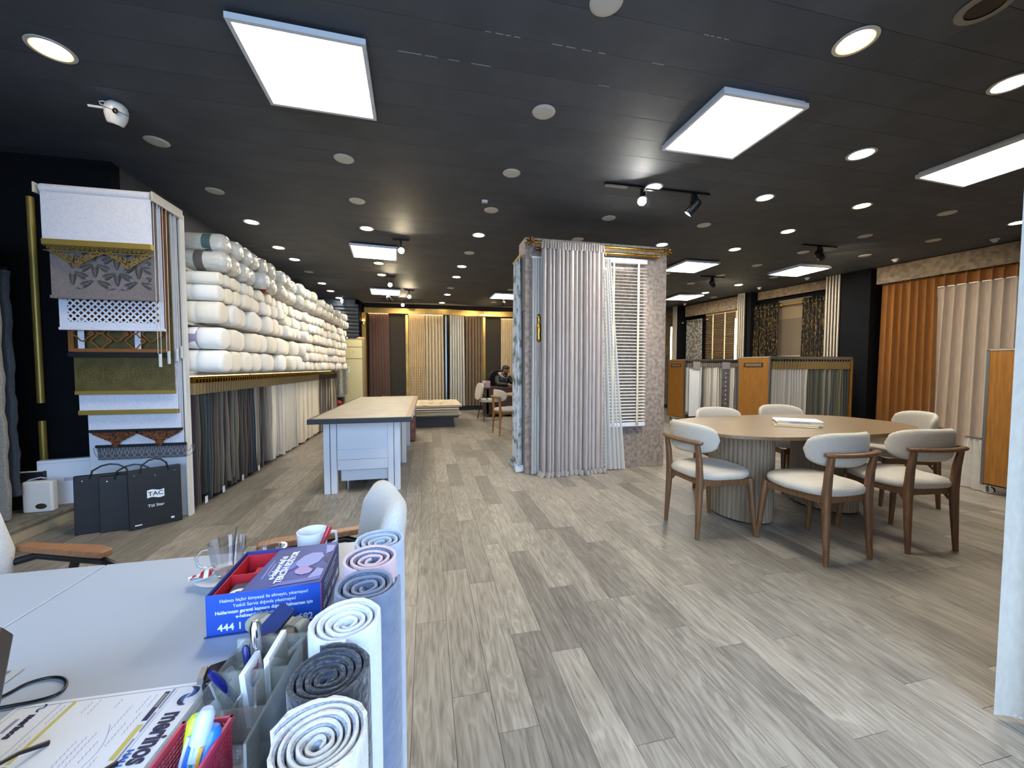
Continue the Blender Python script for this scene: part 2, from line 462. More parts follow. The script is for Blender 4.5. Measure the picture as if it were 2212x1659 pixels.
# pale worn chips along a few ceiling joints
chip = mat('worn_paint_edge', '#9a9c9f', .7)
for x0, x1, yy in ((.67,1.02,2.066),(-.14,.38,2.294),(1.28,1.36,2.066),(1.06,1.13,2.294),(1.44,1.6,1.837),(.3,.52,1.866+.2),(-.9,-.75,2.294)):
    c = MB()
    n = 4
    for q in range(n):
        s0 = x0+(x1-x0)*(q+U(0,.25))/n; s1 = x0+(x1-x0)*(q+U(.6,1))/n
        c.box(s0, s1, yy-.0035, yy+.001, ZC-.0012, ZC+.004)
    c.build('worn_joint', chip, ceiling)

# walls
struct(MB().box(XL-.15, XL, YF-.15, 4.02, 0, ZC).build('wall_left', M['black_wall']))
struct(MB().box(XL-.15, -2.62, 4.02, 4.12, 0, ZC).build('wall_return', M['black_wall']))
struct(MB().box(-2.77, -2.62, 4.12, YB, 0, ZC).build('wall_shelves', M['grey_wall']))
struct(MB().box(-1.72, 9, YB, YB+.15, 0, ZC).build('wall_back', M['grey_wall']))
wr = struct(MB().box(-5.6, 7.7, -.15, 0, 0, ZC).build('wall_right', M['black_wall']))
wr.location = RW_P; wr.rotation_euler = (0,0,RW_A)
struct(MB().box(-1.8, -1.72, 10.72, YB+.1, 0, ZC).build('wall_nib', M['black_wall']))
# front wall with the wide shop window behind the photographer
fw_ = MB()
fw_.box(XL-.15, -2.4, YF-.15, YF, 0, ZC).box(1.9, XR+.2, YF-.15, YF, 0, ZC).box(-2.4, 1.9, YF-.15, YF, 0, .2).box(-2.4, 1.9, YF-.15, YF, 2.75, ZC)
struct(fw_.build('wall_front', M['plaster']))
wf = MB()
for x in (-2.4, -.27, 1.84): wf.box(x, x+.06, YF-.1, YF-.04, .2, 2.75)
wf.box(-2.4, 1.9, YF-.1, YF-.04, .2, .26).box(-2.4, 1.9, YF-.1, YF-.04, 2.69, 2.75)
struct(wf.build('window_1', M['black_metal']))
struct(MB().box(-8, 14, -9, YF-.15, -.2, -.02).build('pavement', mat('paving', '#8d8a84', .8, col2='#9c9993', scale=3)))

# grey roller shutter wall at the far end of the shelves
sh = struct(MB().box(-2.62, -1.72, 10.72, 10.8, 0, ZC).build('wall_shutter', M['shutter']))
sl = MB().grid(lambda u, v: (-2.62+.9*u, 10.72-.028*sin(pi*v)**.8, .095*v), 1, 6).mesh('slat', M['shutter'], smooth=True)
for k in range(30): link('slat', sl, sh, (0, 0, .02+.0955*k if k else .02))

# ledge with stone edge below the black wall
lg = thing('ledge', 'low beige plaster ledge with a rough stone edge below the black wall', 'ledge', (-2.82, 2.2, 0))
MB().box(-.86, -.02, 0, 1.8, 0, .09).build('ledge_body', M['ledge'], lg, bev=.006)
MB().box(-.86, .0, -.01, 1.8, .092, .125).build('stone_edge', M['stone'], lg, bev=.008)
# gold rod with a break, on the black wall
rod = thing('gold_rod', 'upright gold rod in two lengths on the black wall', 'rod', (-3.155, 3.985, 0))
MB().tube([(0,0,.95),(0,0,2.64)], .024, 14).build('rod_length', M['gold_paint'], rod, smooth=50)
MB().tube([(0,0,.14),(0,0,.80)], .024, 14).build('rod_length', M['gold_paint'], rod, smooth=50)
for z in (.5, 1.15, 2.4): MB().tube([(0,0,z),(0,.034,z)], .008, 8).build('bracket', M['gold_paint'], rod)
# hanging rugs at the edge of the frame
rugd = mat('slate_shag', '#2b3440', .95, col2='#3d4855', scale=120, bump=.6, bscale=150)
rugg = mat('grey_beige_rug_face', '#7d776d', .95, col2='#8f887d', scale=60, bump=.3, bscale=120)
def rug_sheet(x0, x1, y0, y1, z0, z1, sd):
    rg = random.Random(sd); n = 26
    def outline(v): return .006*sin(v*31+sd)+.004*sin(v*77)
    m = MB(); vv = []; fs = []
    for k in range(n+1):
        z = z0+(z1-z0)*k/n; o = outline(k/n)
        vv += [(x0,y0,z),(x1+o,y0,z),(x1+o,y1,z),(x0,y1,z)]
    for k in range(n):
        a = k*4
        for j in range(4): fs.append((a+j, a+(j+1)%4, a+4+(j+1)%4, a+4+j))
    fs += [(3,2,1,0), (n*4,n*4+1,n*4+2,n*4+3)]
    return m.add(vv, fs)
t = thing('hanging_rug', 'dark slate shag rug hanging against the black wall', 'rug', (-3.0, 3.56, 0))
rug_sheet(-.55, 0, 0, .05, .28, 1.96, 2).build('pile', rugd, t, bev=.01)
MB().tube([(-.55,.025,1.972),(0,.025,1.972)], .008, 8).build('hanging_bar', M['steel'], t)
t = thing('hanging_rug', 'grey-beige rug hanging in front of the dark slate rug', 'rug', (-2.965, 3.46, 0))
rug_sheet(-.6, 0, 0, .03, .135, 2.2, 5).build('pile', rugg, t, bev=.006)
MB().tube([(-.6,.015,2.215),(0,.015,2.215)], .008, 8).build('hanging_bar', M['steel'], t)
# ------------------------------------------------------------------ ceiling lights
dl_ring = MB().lathe([(.074,0),(.088,0),(.09,.003),(.086,.008),(.074,.009)], 28, caps=False).mesh('trim_ring', M['lamp_rim'], smooth=40)
dl_disc = {k: MB().lathe([(1e-6,.003),(.069,.003),(.069,.007),(1e-6,.007)], 28).mesh('lens', M[k+'_light']) for k in ('warm','cool','neutral')}
dl_halo = {k: MB().lathe([(.069,.002),(.0765,.002),(.0765,.006),(.069,.006),(.069,.002)], 28, caps=False).mesh('lens_halo', emis(k+'_halo_glow', c_, 1.1)) for k, c_ in (('warm',(1.0,.62,.18,1)),('cool',(.75,.93,1.0,1)),('neutral',(1.0,.8,.5,1)))}  # tinted glowing ring added round each lens to imitate lamp bloom
off_disc = MB().lathe([(1e-6,0),(.05,.0005),(.072,.002),(.08,.008),(1e-6,.008)], 28).mesh('diffuser', M['off_lamp'], smooth=60)
def downlight(x, y, kind, label, big=1.0):
    nm = 'ceiling_downlight' if kind != 'off' else 'ceiling_disc_lamp'
    o = thing(nm, label, 'downlight', (x, y, ZC-.009), 0, 'lit round downlights in the dark ceiling' if kind != 'off' else 'unlit round ceiling lamps')
    o.scale = (big, big, 1)
    if kind == 'off':
        link('diffuser', off_disc, o)
    else:
        link('trim_ring', dl_ring, o); link('lens', dl_disc[kind], o); link('lens_halo', dl_halo[kind], o)
    return o
# lamps stand in rows that run away from the photographer; columns are counted from the fabric shelves
ROWX = {0:'over the fabric shelves', 1:'over the cutting table', 2:'over the middle aisle', 3:'over the curtain display panel',
        4:'over the dining table', 5:'just past the dining table', 6:'before the wood-ended racks', 7:'along the wall displays'}
LAMPS = [  # row, x, y, kind
 (0,-2.0,2.69,'warm'),(0,-2.03,3.59,'off'),(0,-2.04,4.45,'off'),(0,-2.045,5.28,'cool'),(0,-2.1,6.31,'warm'),(0,-2.08,6.94,'cool'),(0,-2.1,7.79,'off'),
 (0,-2.12,8.77,'cool'),(0,-2.14,9.6,'warm'),(0,-2.15,10.5,'cool'),
 (1,-.664,3.54,'off'),(1,-.7,4.39,'off'),(1,-.725,5.21,'neutral'),(1,-.774,6.88,'warm'),(1,-.817,7.72,'warm'),(1,-.9,10.53,'off'),
 (2,.857,1.78,'off'),(2,.8,2.61,'off'),(2,.763,3.47,'off'),(2,.718,4.32,'off'),(2,.686,5.145,'cool'),(2,.653,5.98,'off'),(2,.609,6.79,'cool'),(2,.578,7.6,'warm'),
 (2,.536,8.69,'off'),(2,.5,9.47,'neutral'),(2,.42,10.7,'neutral'),
 (3,2.263,1.695,'warm'),(3,2.165,3.426,'cool'),(3,2.104,4.248,'off'),(3,2.036,5.035,'off'),(3,1.87,8.6,'off'),(3,1.775,10.3,'off'),
 (4,3.529,1.725,'cool'),(4,3.496,2.54,'cool'),(4,3.42,3.39,'cool'),(4,3.353,4.2,'off'),(4,3.295,4.98,'cool'),
 (5,4.62,3.33,'warm'),(5,4.554,4.147,'cool'),(5,4.477,4.94,'cool'),(5,4.385,6.48,'off'),
 (6,5.79,3.28,'off'),(6,5.734,4.08,'off'),(6,5.623,4.85,'off'),(6,5.56,5.63,'off'),(6,5.49,6.39,'off'),(6,5.41,7.13,'off'),(6,5.37,8.05,'cool'),
 (7,7.0,3.3,'cool'),(7,6.845,4.01,'off'),(7,6.73,4.78,'off'),(7,6.62,6.3,'off'),(7,6.49,7.03,'cool'),(7,6.41,7.93,'neutral'),(7,7.03,8.4,'off')]
cnt = {}
KN = {'warm':'warm yellow lit downlight','cool':'cool white lit downlight','neutral':'soft white lit downlight','off':'unlit white ceiling lamp'}
for r, x, y, k in LAMPS:
    i = cnt.get((r, k), 0); cnt[(r, k)] = i+1
    downlight(x, y, k, f"{KN[k]}, {nth(i)} such in the row {ROWX[r]}", 1.12 if (k != 'off' and y < 2.8) else 1.0)
# dark open ring lamp near the corner of the frame
t = thing('ceiling_ring_lamp', 'dark open recessed lamp with a grey ring by the white curtain', 'downlight', (2.655, 1.4, ZC-.012))
MB().lathe([(.07,0),(.1,0),(.104,.006),(.07,.012)], 28, caps=False).build('trim_ring', mat('grey_trim', '#8b857a', .5), t, smooth=40)
MB().lathe([(1e-6,.004),(.072,.004),(.072,.008),(1e-6,.008)], 28).build('recess', M['black_plastic'], t)

# square light panels hung just below the ceiling
pm_frame = MB()
S = .325
for a in (0,1,2,3):
    c, s_ = cos(a*pi/2), sin(a*pi/2)
    m = Matrix.Rotation(a*pi/2, 4, 'Z')
    pm_frame.add([m @ Vector(p) for p in [(-S,-S,0),(S,-S,0),(S-.022,-S+.022,0),(-S+.022,-S+.022,0),(-S,-S,.03),(S,-S,.03),(S-.022,-S+.022,.03),(-S+.022,-S+.022,.03)]],
                 [(0,3,2,1),(4,5,6,7),(0,1,5,4),(1,2,6,5),(2,3,7,6),(3,0,4,7)])
pm_frame = pm_frame.mesh('frame', M['white_satin'])
pm_diff = MB().box(-S+.022, S-.022, -S+.022, S-.022, .004, .012).mesh('diffuser', M['panel_light'])
pm_back = MB().box(-S+.012, S-.012, -S+.012, S-.012, .013, .028).mesh('back_plate', M['white_satin'])
ZP = 2.95
KP = (ZP-1.25)/(2.78-1.25)
wire = MB().tube([(0,0,.028),(0,0,ZC-ZP)], .0025, 6).mesh('suspension_wire', M['steel'])
boxm = MB().box(-.31,.31,-.31,.31,.03,.05).mesh('driver_box', M['white_satin'])
for x, y, a, hung, lab in ((-.572,2.285,2,1,'large bright square light panel above the roller blind stand and desk'),
    (1.927,2.2,0,0,'bright square light panel nearest the dining table, beside the big warm downlight'),
    (4.2,2.14,3,0,'bright square light panel cut off by the white curtain'),
    (-.672,5.53,5,1,'bright square light panel over the far end of the cutting table'),
    (-.815,8.35,5,1,'bright square light panel in front of the brown wall curtains'),
    (1.68,8.29,2,1,'bright square light panel beside the leaf-print curtain, above the seated person'),
    (3.98,5.27,0,1,'bright square light panel just past the wooden slat blind panel'),
    (5.85,5.12,0,0,'bright square light panel above the rack with beige-topped swatches'),
    (5.57,7.58,-4,1,'bright square light panel farthest back on the rack side')):
    t = thing('light_panel', lab, 'light panel', (x*KP, y*KP, ZP), radians(a), 'square light panels hung from the ceiling')
    link('frame', pm_frame, t); link('diffuser', pm_diff, t); link('back_plate', pm_back, t)
    for sx in (-1,1):
        for sy in (-1,1): link('suspension_wire', wire, t, (sx*.29, sy*.29, 0))
    if not hung: link('driver_box', boxm, t)

# track spotlights
def spot_head(parent, x, y, aim, lit, z=0, beam=0, col=(1,.93,.82), ang=70):
    """a cylinder head under a box adapter, aimed along aim"""
    d = Vector(aim).normalized(); q = Vector((0,0,1)).rotation_difference(d).to_matrix().to_4x4()
    MB().box(x-.012, x+.012, y-.03, y+.03, z-.075, z-.018).box(x-.006, x+.006, y-.05, y+.05, z-.1, z-.06).build('adapter', M['black_metal'], parent, bev=.002)
    c = Vector((x, y, z-.14))
    hd = MB().lathe([(.02,-.075),(.036,-.07),(.043,-.05),(.043,.08),(.04,.085),(.036,.07)], 20, c, q).build('spot_head', M['black_metal'], parent, smooth=40)
    for k in range(4):
        MB().lathe([(.047,-.045+.02*k),(.047,-.037+.02*k),(.043,-.036+.02*k),(.043,-.046+.02*k)], 20, c, q).build('cooling_rib', M['black_metal'], hd)
    MB().lathe([(1e-6,.068),(.037,.068),(.037,.074),(1e-6,.074)], 20, c, q).build('lens', lit or mat('dark_lens', '#23252a', .15), parent)
    if beam:        # the lamp inside this head
        ld_ = bpy.data.lights.new('spot_beam', 'SPOT'); ld_.energy = beam; ld_.color = col; ld_.spot_size = radians(ang); ld_.spot_blend = .6; ld_.shadow_soft_size = .035
        lo_ = bpy.data.objects.new('spot_beam', ld_); COL.objects.link(lo_); lo_.parent = parent
        lo_.location = c+d*.09; lo_.rotation_euler = (-d).to_track_quat('Z', 'Y').to_euler()
t = thing('track_light', 'black ceiling track with one blazing spotlight and one head turned to the curtain panel', 'track light', (2.235, 3.45, ZC))
MB().box(-.57, .57, -.017, .017, -.02, 0).build('track', M['black_metal'], t, bev=.002)
MB().box(-.57, -.34, -.019, .019, -.032, -.02).build('power_feed', mat('grey_feed', '#8b8780', .5), t, bev=.002)
spot_head(t, -.17, 0, (-.55,-.75,-.35), M['spot_light'], 0)
spot_head(t, .4, 0, (-.80,.72,-1.15), M['spot_light'], 0, 70, (1,.95,.88), 95)
for x, y, aim, li, lab, w in ((-.33,5.56,(.1,-1,-.45),M['warm_spot'],'lit spotlight beside the square panel over the cutting table',.22),
    (-.69,7.85,(.25,-1,-.5),M['warm_spot'],'lit clip-like spotlight between the two panels before the wall curtains',.22),
    (-.38,9.13,(.1,-1,-.3),M['warm_spot'],'bright lit spotlight hanging in front of the beige wall curtains',.22),
    (-.6,10.35,(.2,-1,-.35),M['warm_spot'],'lit spotlight on a long black track before the wall curtain pelmet',1.0),
    (-.85,9.5,(.35,.8,-.5),M['warm_spot'],'short black track spotlight turned to the beige wall curtains',.3),
    (5.54,4.53,(.8,.25,-.45),M['warm_spot'],'black track spotlight above the beige-topped swatch rack',.6),
    (5.4,6.5,(.75,.5,-.4),M['warm_spot'],'black track spotlight near the far rack',.5),
    (1.9,9.6,(-.1,.7,-.4),M['warm_spot'],'black track spotlight above the seated person',.8)):
    t = thing('track_light', lab, 'track light', (x, y, ZC), 0, 'smaller ceiling spotlights')
    MB().box(-w/2, w/2, -.015, .015, -.02, 0).build('track', M['black_metal'], t, bev=.002)
    spot_head(t, 0, 0, aim, li, 0, 0 if aim[1] < 0 else 60, (1,.82,.58), 100)

# small detectors and cameras
dome = MB().lathe([(1e-6,-.045),(.018,-.043),(.03,-.03),(.034,-.012),(.046,-.01),(.048,0),(1e-6,0)], 20)
for x, y, lab in ((7.6,3.79,'small white motion detector above the white pleated curtain'),(7.45,4.84,'small white motion detector above the rust curtain'),
    (7.16,7.17,'small white motion detector beside the black and gold curtain'),(6.97,9.43,'small white motion detector farthest back above the patterned curtain'),
    (7.3,6.2,'small white motion detector by the white slatted column')):
    t = thing('motion_detector', lab, 'detector', (x, y, ZC), 0, 'white ceiling detectors')
    link('dome', dome.mesh('dome', M['white_plastic'], smooth=50), t)
t = thing('sensor', 'tiny square white sensor on the ceiling over the aisle', 'sensor', (.61, 4.09, ZC))
MB().box(-.03,.03,-.022,.022,-.022,0).build('case', M['white_plastic'], t, bev=.004)
MB().lathe([(1e-6,-.026),(.008,-.026),(.008,-.02),(1e-6,-.02)], 12).build('eye', M['off_lamp'], t)
t = thing('security_camera', 'white egg-shaped security camera on the ceiling with a stub antenna', 'camera', (-1.98, 3.12, ZC))
eg = Matrix.Rotation(radians(14), 3, 'Y') @ Matrix.Rotation(radians(12), 3, 'X')
MB().lathe([(1e-6,0),(.03,-.004),(.05,-.02),(.059,-.045),(.06,-.06)], 24, (0,0,0), eg).build('cap', M['white_plastic'], t, smooth=60)
MB().lathe([(.058,-.06),(.058,-.063),(.0585,-.066)], 24, (0,0,0), eg, caps=False).build('seam_ring', mat('seam_grey', '#7d7f92', .5), t, smooth=60)
bodyc = MB().lathe([(.06,-.066),(.058,-.09),(.051,-.115),(.042,-.138),(.036,-.142),(.03,-.134)], 24, (0,0,0), eg).build('body', M['white_plastic'], t, smooth=60)
MB().lathe([(1e-6,-.136),(.032,-.136),(.026,-.143),(1e-6,-.147)], 20, (0,0,0), eg).build('lens', M['black_plastic'], t, smooth=60)
MB().ell((.02,-.052,-.088), (.016,.008,.018), 12, 8).build('sensor_window', M['black_plastic'], t, smooth=True)
MB().tube([(-.05,-.01,-.055),(-.14,-.03,-.062)], .0075, 10).build('antenna', M['white_plastic'], t, smooth=60)
MB().tube([(-.04,.0,-.02),(-.07,-.01,-.012),(-.09,-.015,-.02),(-.085,-.015,-.035),(-.05,-.01,-.045)], .004, 8).build('cable', M['white_plastic'], t, smooth=60)
t = thing('security_camera', 'small white bullet camera below the ceiling at the grey shutter', 'camera', (-2.1, 10.6, ZC-.02))
MB().box(-.03,.03,-.02,.03,-.07,0).build('bracket', M['white_plastic'], t, bev=.004)
MB().tube([(.01,.0,-.1),(.06,-.1,-.13)], .03, 14).build('body', mat('grey_white_plastic', '#9b9c9e', .4), t, smooth=40)
MB().tube([(.058,-.096,-.129),(.064,-.108,-.132)], .022, 14).build('lens', M['black_plastic'], t)
# ------------------------------------------------------------------ roller blind stand
wb = M['white_board']
st = thing('blind_stand', 'tall white stand carrying a cascade of roller blind samples', 'display stand', (-1.95, 3.72, 0))
MB().box(-.7, 0, 0, .03, 0, 2.5).build('back_board', wb, st, bev=.003)
MB().box(-.018, .0, -.03, 0, 0, 2.5).build('edge_board', mat('cream_edge', '#d8d2c4', .5), st, bev=.002)
for sx, nm in ((-.7, 'side_rail'), (-.004, 'side_rail')):
    MB().box(sx, sx+.012, -.36, 0, 2.46, 2.53).build(nm, mat('grey_white_rail', '#b9b5ab', .45), st, bev=.003)
STB = [ # y, top z, bottom z, colour key, roller radius
 ('white roller blind with a gold openwork scalloped hem, front of the cascade', 3.40, 2.12, .034),
 ('taupe roller blind cut with a pattern of leaves', 3.45, 1.76, .026),
 ('white roller blind cut as a diamond lattice', 3.50, 1.535, .026),
 ('copper roller blind with a rounded trellis and black bottom bar', 3.56, 1.33, .026),
 ('olive gold roller blind with cut damask flowers', 3.60, 1.047, .024),
 ('white roller blind ending in a flat gold bar', 3.63, .885, .024),
 ('white roller blind with a black bar and copper lace scallops', 3.66, .745, .022),
 ('pale grey roller blind with looped grey lace hem, lowest of the cascade', 3.69, .50, .022)]
X0, X1 = -2.62, -1.965
bw = cloth('white_blind_cloth', '#c9cbd6', '#d3d5de', sc=60, st=(1,1,1), bump=.05)
taupe_b = cloth('taupe_blind_cloth', '#6f6663', '#7a716d', sc=60, st=(1,1,1))
copper = mat('copper_lacquer', '#9a6238', .4, metal=.35)
olive = mat('olive_gold_cloth', '#5d5230', .45, metal=.3, col2='#6d6138', scale=14)
def strokes(parent, name, paths, r, m, y, flat=(1,.35)):
    """cut-out pattern band: ribbons joined into one openwork sheet"""
    b = MB()
    for p in paths: b.tube([(x, y, z) for x, z in p], r, 6, flat=(.4,1))
    o = b.build(name, m, parent, smooth=60); o['kind'] = 'stuff'
    return o
def blind(i, sheet_mat):
    lab, y, zb, rr = STB[i]
    t = thing('roller_blind', lab, 'roller blind', (0, y, 0), 0, 'roller blind samples on the white stand')
    MB().tube([(X0,0,2.50-i*.004),(X1,0,2.50-i*.004)], rr, 16).build('roller', sheet_mat, t, smooth=50)
    MB().tube([(X1,0,2.50-i*.004),(X1+.014,0,2.50-i*.004)], rr+.004, 16).build('end_cap', mat('blind_end_cap', '#8f8b85', .5), t, smooth=40)
    # bead chain loop and weight at the side
    cz = 1.30 + .012*i
    ch = MB().tube([(X1+.008,-.012,2.46),(X1+.004,-.012,cz+.05)], .0024, 5).tube([(X1+.02,.012,2.46),(X1+.014,.006,cz+.05)], .0024, 5)
    if i in (0, 2, 4, 6): ch.build('bead_chain', mat('bead_chain', '#b9b4a8', .5), t); MB().box(X1+.002,X1+.018,-.008,.008,cz-.05,cz+.05).build('chain_weight', mat('clear_weight','#c9cac8',.15), t, bev=.003)
    return t, y, zb
rnd = random.Random(3)
def sheet(t, z0, z1, m, x0=X0, x1=X1, y=.0, th=.002, name='cloth'):
    return MB().box(x0, x1, y-th/2-.02, y+th/2-.02, z0, z1).build(name, m, t)
# 1 white with gold hem
t, y, zb = blind(0, bw)
sheet(t, zb+.02, 2.50, bw)
MB().box(X0,X1,-.034,-.006,zb-.012,zb+.03).build('gold_rail', M['gold_paint'], t, bev=.004)
gp = []
for k in range(22):
    cx = X0+.03+k*.0285
    gp.append([(cx+.012*cos(a)*(1-a/9), zb-.03+.012*sin(a)*(1-a/9)) for a in [q*.7 for q in range(9)]])
gp.append([(X0,zb-.048),(X1,zb-.048)]); gp.append([(X0,zb-.014),(X1,zb-.014)])
for c0, wd, dp in ((X0+.19,.17,.1),(X1-.15,.15,.1)):
    gp.append([(c0-wd+2*wd*q/16, zb-.05-dp*(1-abs(q-8)/8)**1.3) for q in range(17)])
    for k in range(9):
        f = (k-4)/4.0; hx = c0+f*wd*.78; hz = zb-.055-dp*.45*(1-abs(f))
        gp.append([(hx+.02*(1-a/8)*cos(a+k), hz+.018*(1-a/8)*sin(a+k)) for a in [q*.75 for q in range(9)]])
        if abs(f) < .8:
            gp.append([(hx+.012*(1-a/8)*cos(-a+k), hz-.024*(1-abs(f))+.012*(1-a/8)*sin(-a+k)) for a in [q*.75 for q in range(9)]])
            gp.append([(hx-.014+.011*(1-a/8)*cos(a-k), hz-.045*(1-abs(f))+.011*(1-a/8)*sin(a-k)) for a in [q*.75 for q in range(9)]])
strokes(t, 'openwork_hem', gp, .0040, M['gold_satin'], -.02)
# 2 taupe leaf pattern
t, y, zb = blind(1, taupe_b)
sheet(t, zb, zb+.045, taupe_b); sheet(t, zb+.37, 2.50, taupe_b)
sheet(t, zb+.045, zb+.37, taupe_b, X0, X0+.10); sheet(t, zb+.045, zb+.37, taupe_b, X1-.03, X1)
MB().box(X0-.005,X1+.005,-.032,-.008,zb-.016,zb+.006).build('bottom_bar', taupe_b, t, bev=.004)
# the field: a sheet with cut leaves, shown by dark slits
lf = sheet(t, zb+.045, zb+.37, taupe_b, X0+.10, X1-.03, name='leaf_panel')
slit = mat('cut_slit', '#2c2725', .9)
b = MB()
hx = .155
for r in range(4):
    for c in range(5):
        ox = X0+.13+c*hx*.87; oz = zb+.07+r*hx*.75+(hx*.37 if c % 2 else 0)
        for a0 in (90, 210, 330):
            for j in range(6):
                for sd in (-1, 1):
                    d = .016+j*.0125; aa = radians(a0)
                    px, pz = ox+cos(aa)*d, oz+sin(aa)*d
                    ln = .046*sin(pi*(j+1.2)/7.5)
                    q = []
                    for s_ in range(4):
                        f = s_/3; ang = aa+sd*radians(58-30*f)
                        q.append((px+cos(ang)*ln*f, -.0222, pz+sin(ang)*ln*f))
                    if all(X0+.105 < p[0] < X1-.035 and zb+.05 < p[2] < zb+.365 for p in q): b.tube(q, [.0022,.0042,.0036,.001], 4, flat=(1,.4))
lo = b.build('leaf_cutouts', slit, t); lo['kind'] = 'stuff'
# 3 white lattice
t, y, zb = blind(2, bw)
sheet(t, zb, zb+.05, bw); sheet(t, zb+.28, 2.5, bw); sheet(t, zb+.05, zb+.28, bw, X0, X0+.05); sheet(t, zb+.05, zb+.28, bw, X1-.035, X1)
MB().box(X0-.004,X1+.004,-.03,-.01,zb-.012,zb+.008).build('bottom_bar', bw, t, bev=.004)
gp = []; xa, xb, za, zt = X0+.045, X1-.03, zb+.045, zb+.285; h = zt-za; stp = .0435
k = -6
while xa+k*stp < xb+h:
    for sd in (1,-1):
        x_s = xa+k*stp if sd == 1 else xa+k*stp
        p0 = (x_s, za); p1 = (x_s+sd*h*.93, zt)
        # clip to band
        lo_, hi_ = 0.0, 1.0; dx = p1[0]-p0[0]
        for lim, sg in ((xa,1),(xb,-1)):
            f = (lim-p0[0])/dx
            if (dx > 0) == (sg == 1): lo_ = max(lo_, f)
            else: hi_ = min(hi_, f)
        if hi_ > lo_: gp.append([(p0[0]+dx*lo_, za+h*lo_),(p0[0]+dx*hi_, za+h*hi_)])
    k += 1
strokes(t, 'lattice', gp, .0068, bw, -.02)
# 4 copper trellis
t, y, zb = blind(3, copper)
sheet(t, zb+.035, zb+.06, copper); sheet(t, zb+.30, 2.5, copper); sheet(t, zb+.06, zb+.30, copper, X0, X0+.035); sheet(t, zb+.06, zb+.30, copper, X1-.02, X1)
MB().box(X0,X1+.01,-.032,-.008,zb-.004,zb+.03).build('bottom_bar', M['rubber'], t, bev=.003)
gp = []
for c in range(6):
    for r in range(2):
        cx = X0+.09+c*.11; cz = zb+.12+r*.11+(0 if c % 2 else .055)
        if cz > zb+.29: continue
        pts = []
        for q in range(25):
            a = 2*pi*q/24; rr = .052*(1+.16*cos(4*a))
            pts.append((min(X1-.02,max(X0+.03,cx+rr*cos(a))), min(zb+.30,max(zb+.055,cz+rr*sin(a)))))
        gp.append(pts)
        pts2 = [(min(X1-.02,cx+.014*cos(2*pi*q/8)+.055), min(zb+.30,cz+.014*sin(2*pi*q/8))) for q in range(9)]
        gp.append(pts2)
strokes(t, 'trellis', gp, .006, copper, -.02)
for k in range(2): MB().box(X0+.36*k+.06, X0+.36*k+.1, -.0195, -.0185, zb+.06, zb+.3).build('backing_strip', bw, t)
# 5 olive damask
t, y, zb = blind(4, olive)
sheet(t, zb, 2.5, olive)
MB().box(X0,X1,-.03,-.012,zb-.008,zb+.02).build('bottom_bar', M['gold_paint'], t, bev=.003)
b = MB()
for c in range(4):
    cx = X0+.1+c*.165
    for ring, rr in enumerate((.02,.04,.062)):
        for k in range(6+ring*4):
            a = 2*pi*k/(6+ring*4)+ring*.3
            px, pz = cx+rr*cos(a), zb+.16+rr*sin(a)
            q = [(px+s_*.008*cos(a+.9), -.0222, pz+s_*.008*sin(a+.9)) for s_ in (-1,0,1)]
            b.tube(q, [.001,.0032,.001], 4, flat=(1,.4))
        b.tube([(cx+.075*cos(a_), -.0222, zb+.16+.085*sin(a_)) for a_ in [2*pi*q/20 for q in range(21)]], .0014, 4, flat=(1,.4), caps=False)
o = b.build('damask_cutouts', mat('damask_dark', '#332c17', .7), t); o['kind'] = 'stuff'
# 6 white with gold bar
t, y, zb = blind(5, bw); sheet(t, zb, 2.5, bw)
MB().box(X0-.004,X1,-.032,-.008,zb-.006,zb+.03).build('gold_bar', M['gold_paint'], t, bev=.003)
# 7 white with black bar and copper scallops
t, y, zb = blind(6, bw); sheet(t, zb, 2.5, bw, X0+.03)
MB().box(X0+.03,X1+.006,-.032,-.008,zb-.01,zb+.012).build('black_bar', M['rubber'], t, bev=.003)
for c0 in (X0+.2, X1-.16):
    sh_ = [(c0+.155*f_, -.005-(.085*max(0,(1-abs(f_)))**.9+.03*(1 if abs(f_) < .15 else 0))-.006*abs(sin(f_*19))) for f_ in [(-1+q/16) for q in range(33)]]
    b = MB(); n_ = len(sh_)
    b.add([(x, -.022, zb-.01) for x, z in sh_]+[(x, -.022, zb-.01+z) for x, z in sh_]+[(x, -.018, zb-.01) for x, z in sh_]+[(x, -.018, zb-.01+z) for x, z in sh_],
          [(i, i+1, n_+i+1, n_+i) for i in range(n_-1)]+[(2*n_+i, 3*n_+i, 3*n_+i+1, 2*n_+i+1) for i in range(n_-1)]+[(n_+i, n_+i+1, 3*n_+i+1, 3*n_+i) for i in range(n_-1)])
    b.build('lace_scallop', mat('copper_lace', '#7c4a2a', .5, metal=.3, col2='#3f2415', scale=75, contrast=(.5,.56)), t)
# 8 grey loops
t, y, zb = blind(7, bw); sheet(t, zb+.12, 2.5, bw, X0+.05)
MB().box(X0+.05,X1+.012,-.032,-.008,zb+.108,zb+.13).build('black_bar', M['rubber'], t, bev=.003)
MB().box(X0+.06,X1+.01,-.0205,-.0195,zb+.01,zb+.11).build('lace_ground', mat('grey_lace_ground','#4b4d54',.8), t)
gp = []
for c in range(13):
    cx = X0+.08+c*.05
    for w in (.045,.026): gp.append([(cx+w*cos(a), zb+.11-w*2.0*abs(sin(a))) for a in [pi*q/10 for q in range(11)]])
strokes(t, 'loop_lace', gp, .0028, mat('grey_lace','#7d7f86',.7), -.021)

